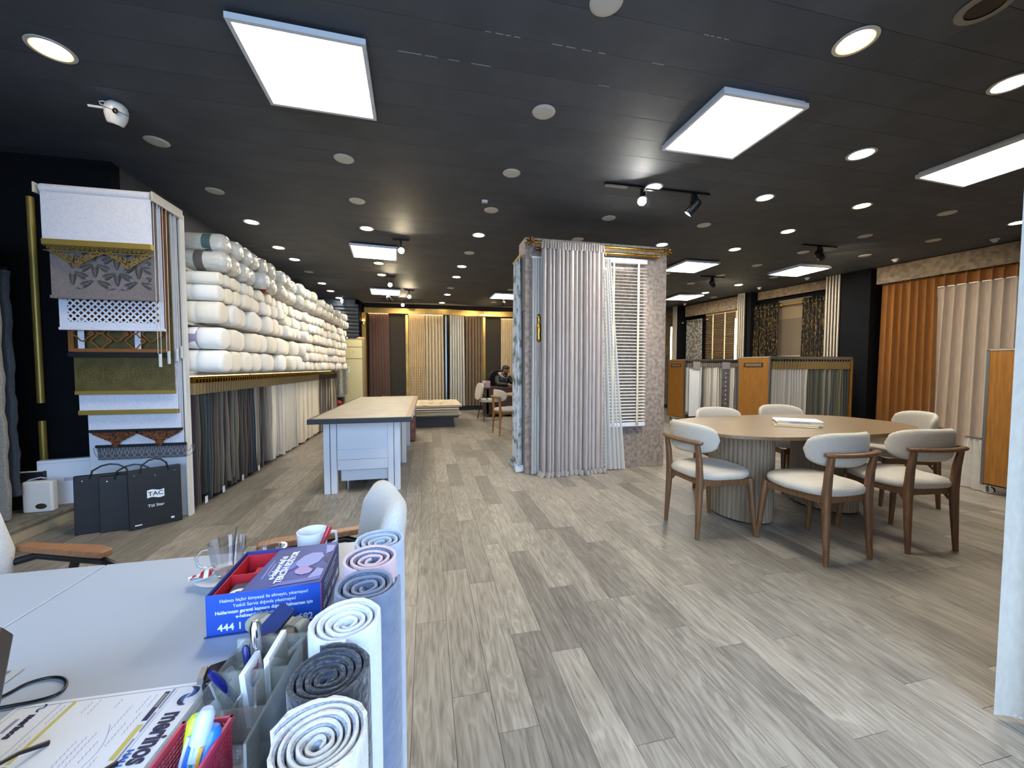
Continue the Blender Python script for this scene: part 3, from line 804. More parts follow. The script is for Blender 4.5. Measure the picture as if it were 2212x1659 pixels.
# black sample cases leaning on the stand, a white box and a router-like unit
blackcase = mat('black_leatherette', '#14161b', .55, bump=.05, bscale=200)
def case(x0, y0, x1, y1, h, label, lettering=None, logo_x=.5, handle=True, tilt=.03):
    w = hypot(x1-x0, y1-y0); a = atan2(y1-y0, x1-x0)
    t = thing('sample_case', label, 'sample case', (x0, y0, 0), a, 'black sample cases by the blind stand')
    c = MB().box(0, w, 0, .035, 0, h).build('cover', blackcase, t, bev=.006)
    c.rotation_euler = (-tilt, 0, 0)
    for fx in (.12, .5, .88):
        MB().lathe([(1e-6,.0025),(.0045,.002),(.006,0),(.006,-.001)], 10, (w*fx, -.001, h-.04-(.02 if fx == .5 else 0)), Matrix.Rotation(radians(90),3,'X')).build('rivet', M['chrome'], c)
    if handle:
        MB().tube([(w*.22,.0,h-.03),(w*.26,-.004,h+.03),(w*.38,-.006,h+.062),(w*.5,-.006,h+.072),(w*.62,-.006,h+.062),(w*.72,-.004,h+.03),(w*.76,0,h-.03)], .006, 8).build('handle', M['black_plastic'], c, smooth=60)
    if lettering:
        lx = w*logo_x
        MB().grid(lambda u, v: (lx-.05+.1*u, -.0012, h*.56-.03+.06*v+.006*sin(u*2*pi)), 12, 2).build('logo_flag', M['white_print'], c)
        text_on('TAC', .046, M['black_plastic'], c, (lx, -.0026, h*.56), (1,0,0), (0,0,1), bold=.0006)
        text_on(lettering, .03, M['white_print'], c, (lx, -.0012, h*.36), (1,0,0), (0,0,1), bold=.0004)
    return t, c, w
t, c, w = case(-2.559, 3.43, -2.17, 3.545, .44, 'black sample case showing only its edge, behind the other two cases', None)
MB().box(w-.12, w-.1, -.0022, -.0002, .19, .25).build('logo_flag', M['white_print'], c)
t, c, w = case(-2.411, 3.44, -2.03, 3.57, .425, 'black sample case half covered, reading Zebr', 'Zebra', .58)
t, c, w = case(-2.216, 3.43, -1.965, 3.61, .46, 'black sample case in front reading Tül Star under its logo', 'Tül Star', .5)
MB().box(.03, .07, -.0015, -.0003, .03, .038).build('corner_print', M['white_print'], c)
MB().box(w-.07, w-.05, -.0015, -.0003, .035, .05).build('corner_print', M['white_print'], c)
t = thing('sample_binder', 'black binder standing behind the white unit on the ledge', 'binder', (-3.26, 3.74, .125), radians(8))
MB().box(0,.26,0,.05,0,.29).build('cover', blackcase, t, bev=.004)
MB().box(.01,.25,.008,.042,.285,.294).build('pages', M['paper'], t)
t = thing('white_box', 'flat white box standing on the ledge against the black wall', 'box', (-3.06, 3.80, .125), radians(15))
MB().box(0,.33,0,.06,0,.37).build('carton', M['white_satin'], t, bev=.003)
MB().box(.15,.21,-.0015,0,.19,.22).build('faint_print', mat('pale_grey_print','#a9aebb',.6), t)
MB().box(0,.33,-.001,.0,.345,.347).build('lid_line', mat('lid_line','#9aa0aa',.6), t)
t = thing('router_unit', 'white rounded unit with a dark oval on the ledge before the white box', 'appliance', (-3.037, 3.64, .125), radians(4))
MB().box(0,.185,0,.06,0,.245).build('case', mat('warm_white_plastic','#d2cec6',.4), t, bev=.016, seg=3)
MB().ell((.115,-.001,.05), (.035,.004,.022), 20, 8).build('oval_window', mat('brown_oval','#3c302a',.25), t, smooth=True)
MB().tube([(.0,.05,.2),(-.02,.045,.22),(.02,.05,.25),(.08,.058,.262),(.12,.06,.25)], .005, 8).build('cable', mat('pale_cable','#b9b6c2',.5), t, smooth=60)

# ------------------------------------------------------------------ fabric shelves
shelf = thing('fabric_shelves', 'long white wall shelving filled with bolts of curtain fabric', 'shelves', (-2.6, 3.78, 0))
SHZ = (1.195, 1.635, 2.095)
for z in SHZ: MB().box(0, .62, 0, 5.62, z-.022, z).build('shelf_board', mat('cream_shelf','#cfc6b4',.5), shelf, bev=.002)
MB().box(.45,.48,.03,5.58,1.158,1.172).build('led_strip', emis('shelf_led_glow',(1.0,.78,.32,1),5.0), shelf)
for yy in (0.0, 1.4, 2.8, 4.2, 5.6): MB().box(0, .44, yy, yy+.02, 1.2, 2.5).box(0, .1, yy, yy+.02, 0, 1.2).build('upright', mat('cream_shelf','#cfc6b4',.5), shelf)
def bolt_mesh(r, L, seed, wrapped=False):
    rg = random.Random(seed); n = 18; prof = []
    er = r*(.34 if not wrapped else .6)
    segs = [(0, r-er), ] + [(er*(1-cos(a)), r-er+er*sin(a)) for a in [pi/2*q/4 for q in range(1,5)]]
    mid = [(L*f, r*(1+rg.uniform(-.015,.015))) for f in (.3,.5,.69,.705,.72,.8)]
    pr = segs + mid + [(L-x, rr) for x, rr in reversed(segs)]
    vv = []; fs = []
    p4 = [rg.uniform(0,6.28) for _ in range(4)]
    for k, (x, rr) in enumerate(pr):
        for j in range(n):
            a = 2*pi*j/n
            c, s_ = cos(a), sin(a)
            e = .8 if not wrapped else .92
            cy = math.copysign(abs(c)**e, c)*1.04; cz = math.copysign(abs(s_)**e, s_)*.98
            w = 1 + (.02*sin(3*a+p4[0]) + .012*sin(5*a+p4[1]+x*9)) * (1.8 if wrapped else 1)
            if not wrapped and k == 8: w *= .93
            vv.append((x-L, cy*rr*w, cz*rr*w))
    K = len(pr)
    for i in range(K-1):
        for j in range(n): fs.append((i*n+j, i*n+(j+1)%n, (i+1)*n+(j+1)%n, (i+1)*n+j))
    fs += [tuple(range(n-1,-1,-1)), tuple((K-1)*n+j for j in range(n))]
    return MB().add(vv, fs).mesh('bolt', M['bolt_wrapped'] if wrapped else M['bolt'], smooth=True)
BOLT = {}
def bolt_me(r, L, v, wrapped):
    k = (round(r,3), round(L,2), v, wrapped)
    if k not in BOLT: BOLT[k] = bolt_mesh(1.0*k[0], k[1], v*7+int(r*1000), wrapped)
    return BOLT[k]
ROWN = ['bottom row of the lower shelf','upper row of the lower shelf','bottom row of the middle shelf','middle row of the middle shelf','top row of the middle shelf',
        'lower row on the shelf top','upper row on the shelf top','third row of the lower shelf','fourth row of the middle shelf']
def row(shelf_i, rows, y, colno, near):
    z = SHZ[shelf_i]
    return z
rg = random.Random(11)
counts = {}
def put_bolt(y, z, r, L, xe, rown, wrapped):
    i = counts.get(rown, 0); counts[rown] = i+1
    b = link('fabric_bolt', bolt_me(r, L, rg.randrange(4), wrapped), None, (xe, y, z))
    b.rotation_euler = (rg.uniform(-.3,.3)*0, rg.uniform(-.015,.015), rg.uniform(-.03,.03))
    kind = 'film-wrapped fabric bolt' if wrapped else 'off-white fabric bolt'
    tag(b, f"{kind}, {nth(i)} from the blind stand, {ROWN[rown]}", 'fabric bolt', 'fabric bolts on the wall shelves')
    return b
# each row marches along y with bolts of its own size
def march(rown, zc_fn, r_fn, y0, y1, wrapped=False, xe=-1.76):
    y = y0
    while y < y1:
        r = r_fn(y)
        put_bolt(y+r, zc_fn(y, r), r, rg.choice([.62,.68,.74]), xe+rg.uniform(-.05,.04)*(1 if y > 4.2 else .4), rown, wrapped)
        y += 2*r*1.045
def lower_r(y): return round(.108 if y < 5.6 else rg.choice([.088,.098,.103]), 3)
march(0, lambda y, r: SHZ[0]+r, lambda y: .104 if y < 6.2 else .07, 3.84, 9.25)
march(1, lambda y, r: (SHZ[0]+.214+r*.98) if y < 6.2 else SHZ[0]+.142+r*.98, lambda y: .1 if y < 6.2 else .07, 3.84, 9.2)
march(7, lambda y, r: SHZ[0]+.284+r*.98, lambda y: .067, 6.35, 9.2)
march(2, lambda y, r: SHZ[1]+r, lambda y: .098 if y < 5.2 else .074, 3.84, 9.25)
march(3, lambda y, r: (SHZ[1]+.196+r*.98) if y < 5.2 else SHZ[1]+.149+r, lambda y: .072, 3.84, 9.2)
march(4, lambda y, r: (SHZ[1]+.338+r*.98) if y < 5.2 else SHZ[1]+.294+r, lambda y: .056 if y < 5.2 else .07, 3.84, 9.2)
march(5, lambda y, r: SHZ[2]+r, lambda y: .092 if y < 7 else .082, 3.86, 9.2, True, -1.72)
march(6, lambda y, r: SHZ[2]+(.176 if y < 7 else .158)+r*.98, lambda y: .092 if y < 7 else .082, 3.95, 9.1, True, -1.74)
# tape bands on three wrapped bolts, labels
def band(x, y, z, r, w, col, nm): MB().tube([(x-w/2,y,z),(x+w/2,y,z)], r, 20, caps=False).build(nm, col, shelf, smooth=60)
MB().box(.58,.622,.02,.14,1.197,1.212).build('white_clip', M['white_plastic'], shelf)
def wrap_bolt(yt, zt, dx, w, grow, m, name, lab):
    """a paper or tape wrap round the bolt nearest to (yt, zt)"""
    bo = min((o for o in COL.objects if o.name.startswith('fabric_bolt')), key=lambda o: (o.location.y-yt)**2+(o.location.z-zt)**2)
    xs = [v.co for v in bo.data.vertices if -.45 < v.co.x < -.2]
    ry = max(abs(c.y) for c in xs)+grow; rz_ = max(abs(c.z) for c in xs)+grow
    o = MB().grid(lambda u, v: (dx+w*(v-.5), ry*cos(2*pi*u), rz_*sin(2*pi*u)), 28, 1, cu=True).build(name, m, bo, smooth=True)
    o['label'] = lab
wrap_bolt(3.945, 1.515, -.23, .11, .003, mat('lilac_paper','#a394ad',.7), 'paper_wrap', 'lilac paper wrap')
wrap_bolt(3.952, 2.187, -.20, .07, .003, mat('brown_tape','#5d564e',.3,coat=.5), 'tape_band', 'brown tape band')
wrap_bolt(4.042, 2.363, -.14, .07, .003, mat('green_tape','#4f6461',.3,coat=.5), 'tape_band', 'grey-green tape band')
wrap_bolt(5.0, 2.187, -.10, .05, .003, mat('red_tape','#a8482c',.4), 'tape_band', 'red tape band')
wrap_bolt(8.6, 2.187, -.10, .05, .003, mat('red_tape','#a8482c',.4), 'tape_band', 'red tape band')

# ------------------------------------------------------------------ hanging samples below
rail = thing('sample_rail', 'gold rail under the shelves that carries the hanging fabric samples', 'rail', (-2.08, 3.8, 1.15))
MB().tube([(0,0,0),(0,5.5,0)], .011, 10).build('rail_tube', M['gold'], rail, smooth=60)
for yy in (.05,1.4,2.8,4.2,5.45): MB().tube([(0,yy,0),(0,yy,.024)], .006, 8).build('bracket', M['gold'], rail)
def sample_mesh(seed, h, depth, th, m):
    rg_ = random.Random(seed); n = 16; nz = 9
    ph = [rg_.uniform(0,6.28) for _ in range(4)]
    def fn(u, v):
        a = 2*pi*u
        z = -h*(1-v)
        x = -depth/2 + depth/2*cos(a)*(1+.03*sin(v*9+ph[2]))
        wd = th*(.55+.5*(1-v)) * (1+.35*sin(4*a+ph[0]+v*2))
        yy = sin(a)*wd/2 + .008*sin(v*5+ph[1])*(1-v) + .006*sin(cos(a)*7+ph[3])
        return (x+.012*(1-v)*sin(ph[1]), yy, z)
    return MB().grid(fn, n, nz, cu=True).mesh('cloth', m, smooth=True)
SPAL = {'dark': ['#4a4a40','#1f3038','#5d5a54','#2b2a2a','#8b867e','#2a2328','#4b4542','#35383a','#77706a','#222527','#6b6258','#33261f','#565b5c','#2a3632','#9a958f','#3e3b42','#1a1b1d'],
        'light': ['#cfcac2','#bdb9b2','#d9d2c4','#c9c3b6','#e0d9c8','#d3cabb','#b3aea8'],
        'cream': ['#ddd3bf','#e3dac6','#d2c5ad','#e6dfd0','#cdbfa8'],
        'brown': ['#3a3128','#5a4a38','#cfc4ac','#2c2a28','#6d6252','#8b8478','#463c33','#b3a890','#77736c']}
SMAT = {c: cloth('sample_'+c[1:], c, None if i % 3 else c, sc=40, sheen=.2) for k in SPAL for i, c in enumerate(SPAL[k])}
SM = {}
def sample(loc, rz, col, h, label, group, header='#8a7a58', depth=.26, th=.05, hh=.1, gold=True, v=0, hw=None):
    t = thing('fabric_sample', label, 'fabric sample', loc, rz, group)
    k = (col, round(h,2), depth, th, v)
    if k not in SM: SM[k] = sample_mesh(v*13+5, h, depth, th, SMAT[col])
    c = link('cloth', SM[k], t, (0,0,-.04-hh))
    hk = ('hd', header, depth, hh, th)
    if hk not in SM: SM[hk] = MB().box(-depth, 0, -th*.34, th*.34, -.04-hh, -.04).mesh('header_card', mat('header'+header, header, .7), bev=.002)
    link('header_card', SM[hk], t)
    gk = ('hk', depth, gold)
    if gk not in SM: SM[gk] = MB().tube([(-depth*.5+.012,0,-.04),(-depth*.5+.012,0,0),(-depth*.5+.005,0,.014),(-depth*.5-.008,0,.014)], .003, 6).box(-depth+.02, .004, -.009, .009, -.042, -.002).mesh('hanger', M['gold'] if gold else M['steel'])
    link('hanger', SM[gk], t)
    return t
rg = random.Random(21)
y = 3.83; i = 0
while y < 9.2:
    zone = 'dark' if y < 5.5 else ('light' if y < 6.5 else ('cream' if y < 7.75 else 'brown'))
    c = rg.choice(SPAL[zone])
    nm = {'dark':'dark grey-toned','light':'pale grey','cream':'cream','brown':'brown and dark'}[zone]
    sample((-1.955, y, 1.15), rg.uniform(-.04,.04), c, (.955 if rg.random() < .75 else .9)+.01*rg.choice([0,1,2]), f"{nm} fabric sample, {nth(i)} from the blind stand on the gold rail",
           'fabric samples on the gold rail', '#8a7650' if zone != 'brown' else '#2b231b', v=rg.randrange(4), th=.047)
    y += .0505; i += 1
for yy in (3.95, 4.25, 4.62, 5.02):
    so = min((o for o in COL.objects if o.name.startswith('fabric_sample')), key=lambda o: abs(o.location.y-yy))
    MB().box(.004, .007, -.02, .02, -1.12, -1.06).build('tag_card', M['white_print'], so)
# a length of patterned cloth hangs past the end of the rail, with clutter below
t = thing('cloth_length', 'pale patterned cloth hanging slanted at the end of the rail by the shutter', 'cloth', (-2.05, 9.45, .62), radians(15))
wavy(.28, .6, 2, .02, seed=8).build('cloth', cloth('pale_print','#8b8878','#a8a596',sc=30,st=(1,1,1)), t, smooth=True)
MB().tube([(-.02,0,.6),(.3,0,.6)], .008, 8).build('hanging_bar', M['steel'], t)
t = thing('red_bundle', 'bright red bundle on the floor behind the cutting table', 'bundle', (-1.95, 9.3, 0))
MB().ell((0,0,.2), (.16,.14,.2), 16, 10).build('bag', mat('red_cloth','#a31c24',.6, bump=.4, bscale=12), t, smooth=True)
MB().ell((.0,0,.44), (.07,.07,.06), 12, 8).build('knot', mat('red_cloth','#a31c24',.6), t, smooth=True)
t = thing('black_bin', 'black bin with a grey rim beside the cream air conditioner', 'bin', (-2.08, 9.75, 0))
MB().lathe([(.11,0),(.15,.55),(.146,.55),(.106,.01)], 20).build('bin_body', M['black_plastic'], t, smooth=40)
MB().lathe([(.145,.55),(.158,.55),(.158,.62),(.145,.62),(.145,.55)], 20, caps=False).build('rim', mat('grey_liner','#8d8f90',.6), t, smooth=40)
# ------------------------------------------------------------------ cutting table
ct = thing('cutting_table', 'large white cutting table with a grey-beige top and black edging', 'table', (-.6, 5.1, 0))
MB().box(-.43, .455, -1.375, 1.33, .735, .772).build('top_board', M['white_satin'], ct, bev=.003)
MB().box(-.43, .40, -1.37, 1.33, .772, .779).build('work_surface', M['worktop'], ct)
MB().box(.40, .455, -1.37, 1.33, .772, .781).build('edge_lipping', mat('brown_lipping','#8b6f4c',.5), ct, bev=.002)
MB().box(-.436, .458, -1.395, -1.37, .738, .785).build('edge_band', M['rubber'], ct, bev=.004)
MB().box(-.445, -.43, -1.395, 1.33, .738, .783).build('edge_band', M['rubber'], ct, bev=.003)
pm = MB().box(-.028,.028,-.03,.03,0,.735).mesh('post', M['white_board'], bev=.004)
for yy in (-1.04, .1, 1.22):
    for x in (-.365, -.302, .235, .298): link('post', pm, ct, (x, yy, 0))
fr = MB().box(-.27,.207,-1.055,-1.035,.43,.735).build('front_panel', M['white_board'], ct, bev=.002)
for z0, z1 in ((.335,.435),(.232,.333)):
    MB().box(-.27,.207,-1.068,-1.038,z0,z1).build('rail_board', M['white_board'], ct, bev=.003)
MB().box(-.255,.195,-.98,-.96,.1,.735).build('drawer_back', M['white_board'], ct, bev=.002)
MB().box(-.255,.195,-.96,.0,.1,.7).build('cabinet_body', M['white_board'], ct, bev=.002)
for x in (-.2,.15): 
    for yy in (-.93,-.05): MB().tube([(x,yy,0),(x,yy,.1)], .02, 14).build('steel_foot', M['steel'], ct, smooth=40)
MB().lathe([(1e-6,.004),(.004,.003),(.004,0)], 8, (-.145,-1.068,.215), Matrix.Rotation(radians(90),3,'X')).build('screw', M['steel'], ct)
# drawer unit behind the table
du = thing('drawer_unit', 'low cabinet with a white drawer over a brown marbled door, beyond the cutting table', 'cabinet', (-.33, 6.62, 0))
MB().box(-.45,.13,0,.5,.02,.74).build('carcass', M['marble'], du, bev=.003)
MB().box(-.42,.128,-.018,0,.02,.42).build('door', M['marble'], du, bev=.003)
d = MB().box(-.42,.128,-.018,0,.44,.63).build('drawer', M['white_board'], du, bev=.003)
MB().tube([(-.1,-.018,.54),(-.1,-.045,.54),(.0,-.045,.54),(.0,-.018,.54)], .006, 8).build('handle', M['chrome'], d, smooth=60)
MB().box(-.42,.128,-.018,0,.65,.74).build('top_drawer', M['black_plastic'], du, bev=.003)

# ------------------------------------------------------------------ stack of rugs on a platform
pf = thing('rug_platform', 'low black platform under the stack of folded rugs', 'platform', (-.2, 8.75, 0))
MB().box(-.75,.74,-.66,.66,0,.2).build('plinth', M['rubber'], pf, bev=.004)
MB().box(-.8,.84,-.72,.7,.2,.225).build('deck', M['rubber'], pf, bev=.004)
rg = random.Random(5); z = .2255
RC = ['#c9bda6','#b5a890','#d6ccb8','#a89a84','#cfc4ae','#bdb09a','#d9cfbb','#b3a794','#c6b9a2','#cdbd9f']
RN = ['bottom','second from the bottom','third from the bottom','fourth from the bottom','fifth from the bottom','fifth from the top','fourth from the top','third from the top','second from the top','topmost']
for k in range(10):
    th = .024+rg.uniform(0,.006); dx = rg.uniform(-.02,.06)*(k > 0); dy = rg.uniform(-.02,.03)
    t = thing('folded_rug', f'{RN[k]} folded beige rug in the stack on the black platform', 'rug', (-.2+dx, 8.75+dy, z), rg.uniform(-.01,.01), 'folded rugs on the platform')
    mt = mat('rug'+RC[k], RC[k], .95, col2='#a08f74' if k == 9 else RC[k], scale=6 if k == 9 else 40, bump=.2, bscale=120, contrast=(.5,.6))
    MB().box(-.8,.84,-.72,.7,th*.26,th*.88).build('pile', mt, t, bev=.005)
    MB().box(-.8,.83,-.70,.69,0,th*.26).build('backing', mat('dark_backing','#4a4036',.9), t)
    b = MB().tube([(.84,-.72,th*.55),(.84,.7,th*.55)], th*.4, 8).build('bound_edge', mt, t, smooth=60)
    z += th*.88

# ------------------------------------------------------------------ floor-standing air conditioner
ac = thing('air_conditioner', 'tall cream floor-standing air conditioner with bronze frame', 'air conditioner', (-1.72, 9.82, 0))
MB().box(-.25,.25,0,.34,0,1.93).build('cabinet', M['ac_frame'], ac, bev=.008)
for z0, z1 in ((.06,1.44),(1.455,1.72),(1.735,1.9)): MB().box(-.205,.205,-.012,.0,z0,z1).build('front_panel', M['ac_cream'], ac, bev=.004)
MB().box(-.012,.02,-.016,-.011,1.60,1.625).build('display', mat('grey_display','#8f9188',.3), ac)
for x in (-.16,-.11): MB().box(x,x+.03,-.0135,-.012,1.12,1.27).build('paper_tag', M['white_print'], ac)
t = thing('box', 'small dark box lying on top of the air conditioner', 'box', (-1.9, 9.95, 1.93))
MB().box(0,.2,0,.12,0,.07).build('carton', mat('navy_carton','#1d2033',.6), t, bev=.004); MB().lathe([(1e-6,0),(.02,0),(.02,.04),(1e-6,.045)],12,(.03,-.03,0)).build('bottle_cap', M['white_plastic'], t)
t = thing('box', 'flat beige box lying on top of the air conditioner', 'box', (-1.66, 9.95, 1.93))
MB().box(0,.19,0,.14,0,.025).box(.03,.17,0,.14,.025,.05).build('carton', mat('kraft_carton','#b59a68',.7), t, bev=.003); MB().box(.06,.1,-.001,.0,.03,.045).build('label', M['paper'], t)

# ------------------------------------------------------------------ back wall curtain display
YD = 11.05
bd = thing('curtain_display', 'gold-topped curtain display niche across the back wall', 'display', (0, YD, 0))
goldleaf = mat('lit_gold_pelmet','#a5853f',.38, metal=.55, col2='#8a6f38', scale=5)
def pelm(x0, y0, x1, y1, z0, z1, m, parent, name='pelmet', th=.03):
    a = atan2(y1-y0, x1-x0); L = hypot(x1-x0,y1-y0)
    o = MB().box(0, L, 0, th, z0, z1).build(name, m, parent, bev=.004); o.location = (x0,y0,0); o.rotation_euler = (0,0,a); return o
pelm(-1.64,0,.62,-.12,2.71,2.86,goldleaf,bd); pelm(.62,-.12,1.62,.05,2.71,2.86,goldleaf,bd); pelm(1.62,.05,3.2,-.1,2.71,2.86,goldleaf,bd)
MB().box(-1.58,3.1,.03,.06,2.74,2.755).build('led_strip', emis('pelmet_led_glow',(1.0,.72,.36,1),16.0), bd)
MB().box(-1.64,4.5,.1,.5,2.86,3.0).build('bulkhead', M['black_wall'], bd)
MB().box(-1.7,-1.6,-.02,.3,0,2.72).build('gold_post', goldleaf, bd, bev=.003)
for x in (-.57, 1.6): MB().box(x, x+.075, .1, .16, .12, 2.7).build('gold_post', goldleaf, bd, bev=.003)
MB().box(.515,.555,.02,.06,.12,2.7).build('steel_strip', M['steel'], bd)
MB().box(-1.6,4.5,.12,.5,0,.13).build('plinth', M['rubber'], bd)
MB().box(-1.6,4.5,.42,.45,.13,2.86).build('back_panel', mat('dark_olive_panel','#2b261f',.8,col2='#332d24',scale=30), bd)
def curtain(x0, x1, y, z0, z1, folds, amp, m, label, flare=1.05, seed=1, header=True, lean=0, top=.6, per=10, sharp=0, cat='curtain', nz=12, parent_loc=None, rz=0, loc=None, group=None, hem=None, rings=None, jit=.25):
    t = thing('curtain', label, cat, loc or (x0, y, z0), rz, group)
    w = x1-x0
    wavy(w, z1-z0, folds, amp, top=top, flare=flare, seed=seed, lean=lean, per=per, sharp=sharp, nz=nz, jit=jit).build('drape', m, t, smooth=True)
    if header:
        MB().box(0, w, -.006, .006, z1-z0-.004, z1-z0+.012).build('heading_track', M['white_plastic'] if header is True else header, t)
    if hem:
        wavy(w, .03, folds, amp*1.01, top=1, flare=flare, seed=seed, lean=lean, per=per, nz=1).build('hem', hem, t, smooth=True)
    return t
G = 'curtains on the back wall'
curtain(-1.54,-1.02,YD+.1,.14,2.71,7,.05,cloth('brown_drape','#4d2f22','#573628'),'deep brown pleated curtain at the end by the air conditioner',group=G,seed=2)
curtain(-.49,-.05,YD+.1,.14,2.71,9,.028,cloth('golden_beige_drape','#b39a73','#bda57e'),'golden beige curtain with a woven check along its lower part',group=G,seed=3)
ck = cloth('check_weave','#8f7a58','#a08a66')
tck = bpy.data.objects[[o.name for o in bpy.data.objects if o.name.startswith('curtain') and o.get('label','').startswith('golden beige')][0]]
for k in range(12):
    wavy(.44,.022,9,.0288,top=.92,flare=1.045,seed=3,nz=1,z0=.25+k*.075).build('check_band', ck, tck, smooth=True)
curtain(-.05,.46,YD+.08,.14,2.71,6,.055,cloth('sand_drape','#a8987c','#b2a388'),'sand beige curtain with deep folds beside the steel strip',group=G,seed=4)
curtain(.63,1.04,YD+.04,.14,2.71,6,.05,cloth('pale_grey_drape','#a6a49c','#b0aea6'),'pale grey curtain between the steel strip and the olive brown curtain',group=G,seed=5,flare=1.08)
curtain(1.07,1.58,YD+.06,.14,2.71,6,.05,cloth('olive_brown_drape','#5f4c34','#6b5740'),'olive brown curtain behind the seated person and white chair',group=G,seed=6)
curtain(2.13,2.75,YD+.1,.14,2.66,10,.025,cloth('striped_beige_drape','#a08e70','#b3a283'),'narrow-pleated beige curtain behind the seated person',group=G,seed=7)
for x, lab in ((-1.655,'lit wall spotlight on the gold post by the brown curtain'),):
    t = thing('wall_light', lab, 'wall light', (x, YD-.04, 2.44))
    MB().lathe([(.02,-.05),(.035,-.05),(.035,.05),(.02,.05)], 16).build('housing', M['gold_satin'], t, smooth=40)
    MB().lathe([(1e-6,.049),(.03,.049),(.03,.056),(1e-6,.056)], 16).build('lens', M['warm_light'], t)
    MB().box(-.01,.01,.0,.03,-.02,.02).build('bracket', M['gold_satin'], t)

# ------------------------------------------------------------------ free-standing curtain panel
CX0, CX1, CYF, CTH, CZ = 1.112, 2.935, 4.33, .30, 2.735
cp = thing('display_panel', 'free-standing mottled taupe display panel in the middle of the shop', 'display panel', (CX0, CYF, 0))
MB().box(0, CX1-CX0, 0, CTH, 0, CZ).build('panel_body', M['taupe'], cp, bev=.004)
MB().box(.0, .05, -.012, 0, .0, 2.6).build('side_trim', M['taupe'], cp, bev=.003)
MB().box(-.012, 0, .04, .2, 1.9, 2.55).build('pleat_trim', mat('light_taupe','#8d8076',.7), cp, bev=.003)
RZ_, RY_ = 2.645, -.13
rodt = thing('curtain_rod', 'double gold curtain rod with leaf finials on the display panel', 'curtain rod', (CX0, CYF, 0))
for k, (dy, dz) in enumerate(((RY_,RZ_),(RY_+.055,RZ_-.052))):
    MB().tube([(.1,dy,dz),(1.66,dy,dz)], .017, 14).build('pole', M['gold'], rodt, smooth=60)
for x in (.16, .9, 1.6): MB().tube([(x,0,RZ_-.03),(x,RY_+.03,RZ_-.03),(x,RY_,RZ_-.01)], .009, 8).build('bracket', M['gold_satin'], rodt, smooth=60)
def finial(sx, x):
    f = MB().lathe([(.022,0),(.026,.006),(.02,.02),(.012,.03)], 14, (x,RY_,RZ_), Matrix.Rotation(sx*radians(90),3,'Y')).build('finial', M['gold'], rodt, smooth=50)
    for k in range(16):
        a = 2*pi*k*.382; d = .02+.0085*k; spread = .055*(1-k/22)
        base = Vector((x+sx*(.02+.5*d), RY_, RZ_)); tip = base+Vector((sx*(.035+.02*k/16), spread*cos(a)*1.2, spread*sin(a)*1.3))
        mid = (base+tip)/2+Vector((0, spread*.25*cos(a), spread*.25*sin(a)))
        MB().tube([base, mid, tip], [.005,.013,.002], 6, flat=(1,.35)).build('leaf', M['gold'], f, smooth=60)
finial(-1, .1); finial(1, 1.66)
silk = mat('silver_taupe_silk','#b3a9a2',.36,col2='#a29790',scale=40,stretch=(1,1,.1),bump=.06,bscale=60,sheen=.3,spec=.6)
t = thing('curtain', 'silver-taupe silk curtain gathered on the gold rod, pooling on the floor', 'curtain', (CX0+.145, CYF-.15, .012))
wavy(.76, 2.56, 14, .046, top=.5, flare=1.03, seed=9, nz=24, per=11, jit=.62).build('drape', silk, t, smooth=True)
wavy(.76, .085, 26, .016, top=1, flare=1, seed=19, nz=3, per=8, z0=2.56, jit=.5).build('gathered_heading', silk, t, smooth=True)
wavy(.80, .06, 14, .075, top=1, flare=1.06, seed=9, nz=3, per=11, z0=-.008, x0=-.02, jit=.62).build('pooled_hem', silk, t, smooth=True)
tr = MB()
for k in range(60): tr.ell((.765+.012*sin(k*.7), -.03+.004*sin(k), .04+k*.043), (.008,.008,.016), 6, 4)
o = tr.build('beaded_trim', mat('cream_bead','#b9ab90',.5), t, smooth=True); o['kind'] = 'stuff'
t = thing('curtain_tassel', 'gold tassel hook with taupe tassel beside the silk curtain', 'tassel', (CX0+.135, CYF-.1, 0))
MB().lathe([(1e-6,1.86),(.012,1.84),(.02,1.80),(.012,1.77),(.024,1.72),(.03,1.66),(.018,1.61),(.026,1.57),(.02,1.54),(1e-6,1.53)], 14).build('tassel_head', M['gold'], t, smooth=60)
wavy(.05,.62,3,.012,seed=2,z0=.92,x0=-.03).build('tassel_skirt', silk, t, smooth=True)
MB().tube([(0,.1,1.84),(0,0,1.85)], .005, 6).build('hook', M['gold'], t)
sheer = mat('white_sheer','#d3d2cc',.7,alpha=.7,col2='#dbdad5',scale=60,stretch=(1,1,.1),bump=.04)
t = thing('sheer_curtain', 'white sheer curtain beside the silk curtain, flaring at the floor', 'curtain', (CX0+.87, CYF-.075, .012))
wavy(.15, 2.52, 6, .022, top=.7, flare=2.4, seed=12, nz=16, lean=.12).build('drape', sheer, t, smooth=True)
MB().box(0,.15,-.006,.006,2.515,2.53).build('heading_tape', M['white_plastic'], t)
t = thing('sheer_curtain', 'pale sheer edge hanging beside the tassel, behind the silk curtain', 'curtain', (CX0+.06, CYF-.07, .012))
wavy(.12, 2.48, 4, .02, top=.7, flare=1.3, seed=13, nz=14).build('drape', sheer, t, smooth=True)
MB().box(0,.12,-.006,.006,2.475,2.49).build('heading_tape', M['white_plastic'], t)
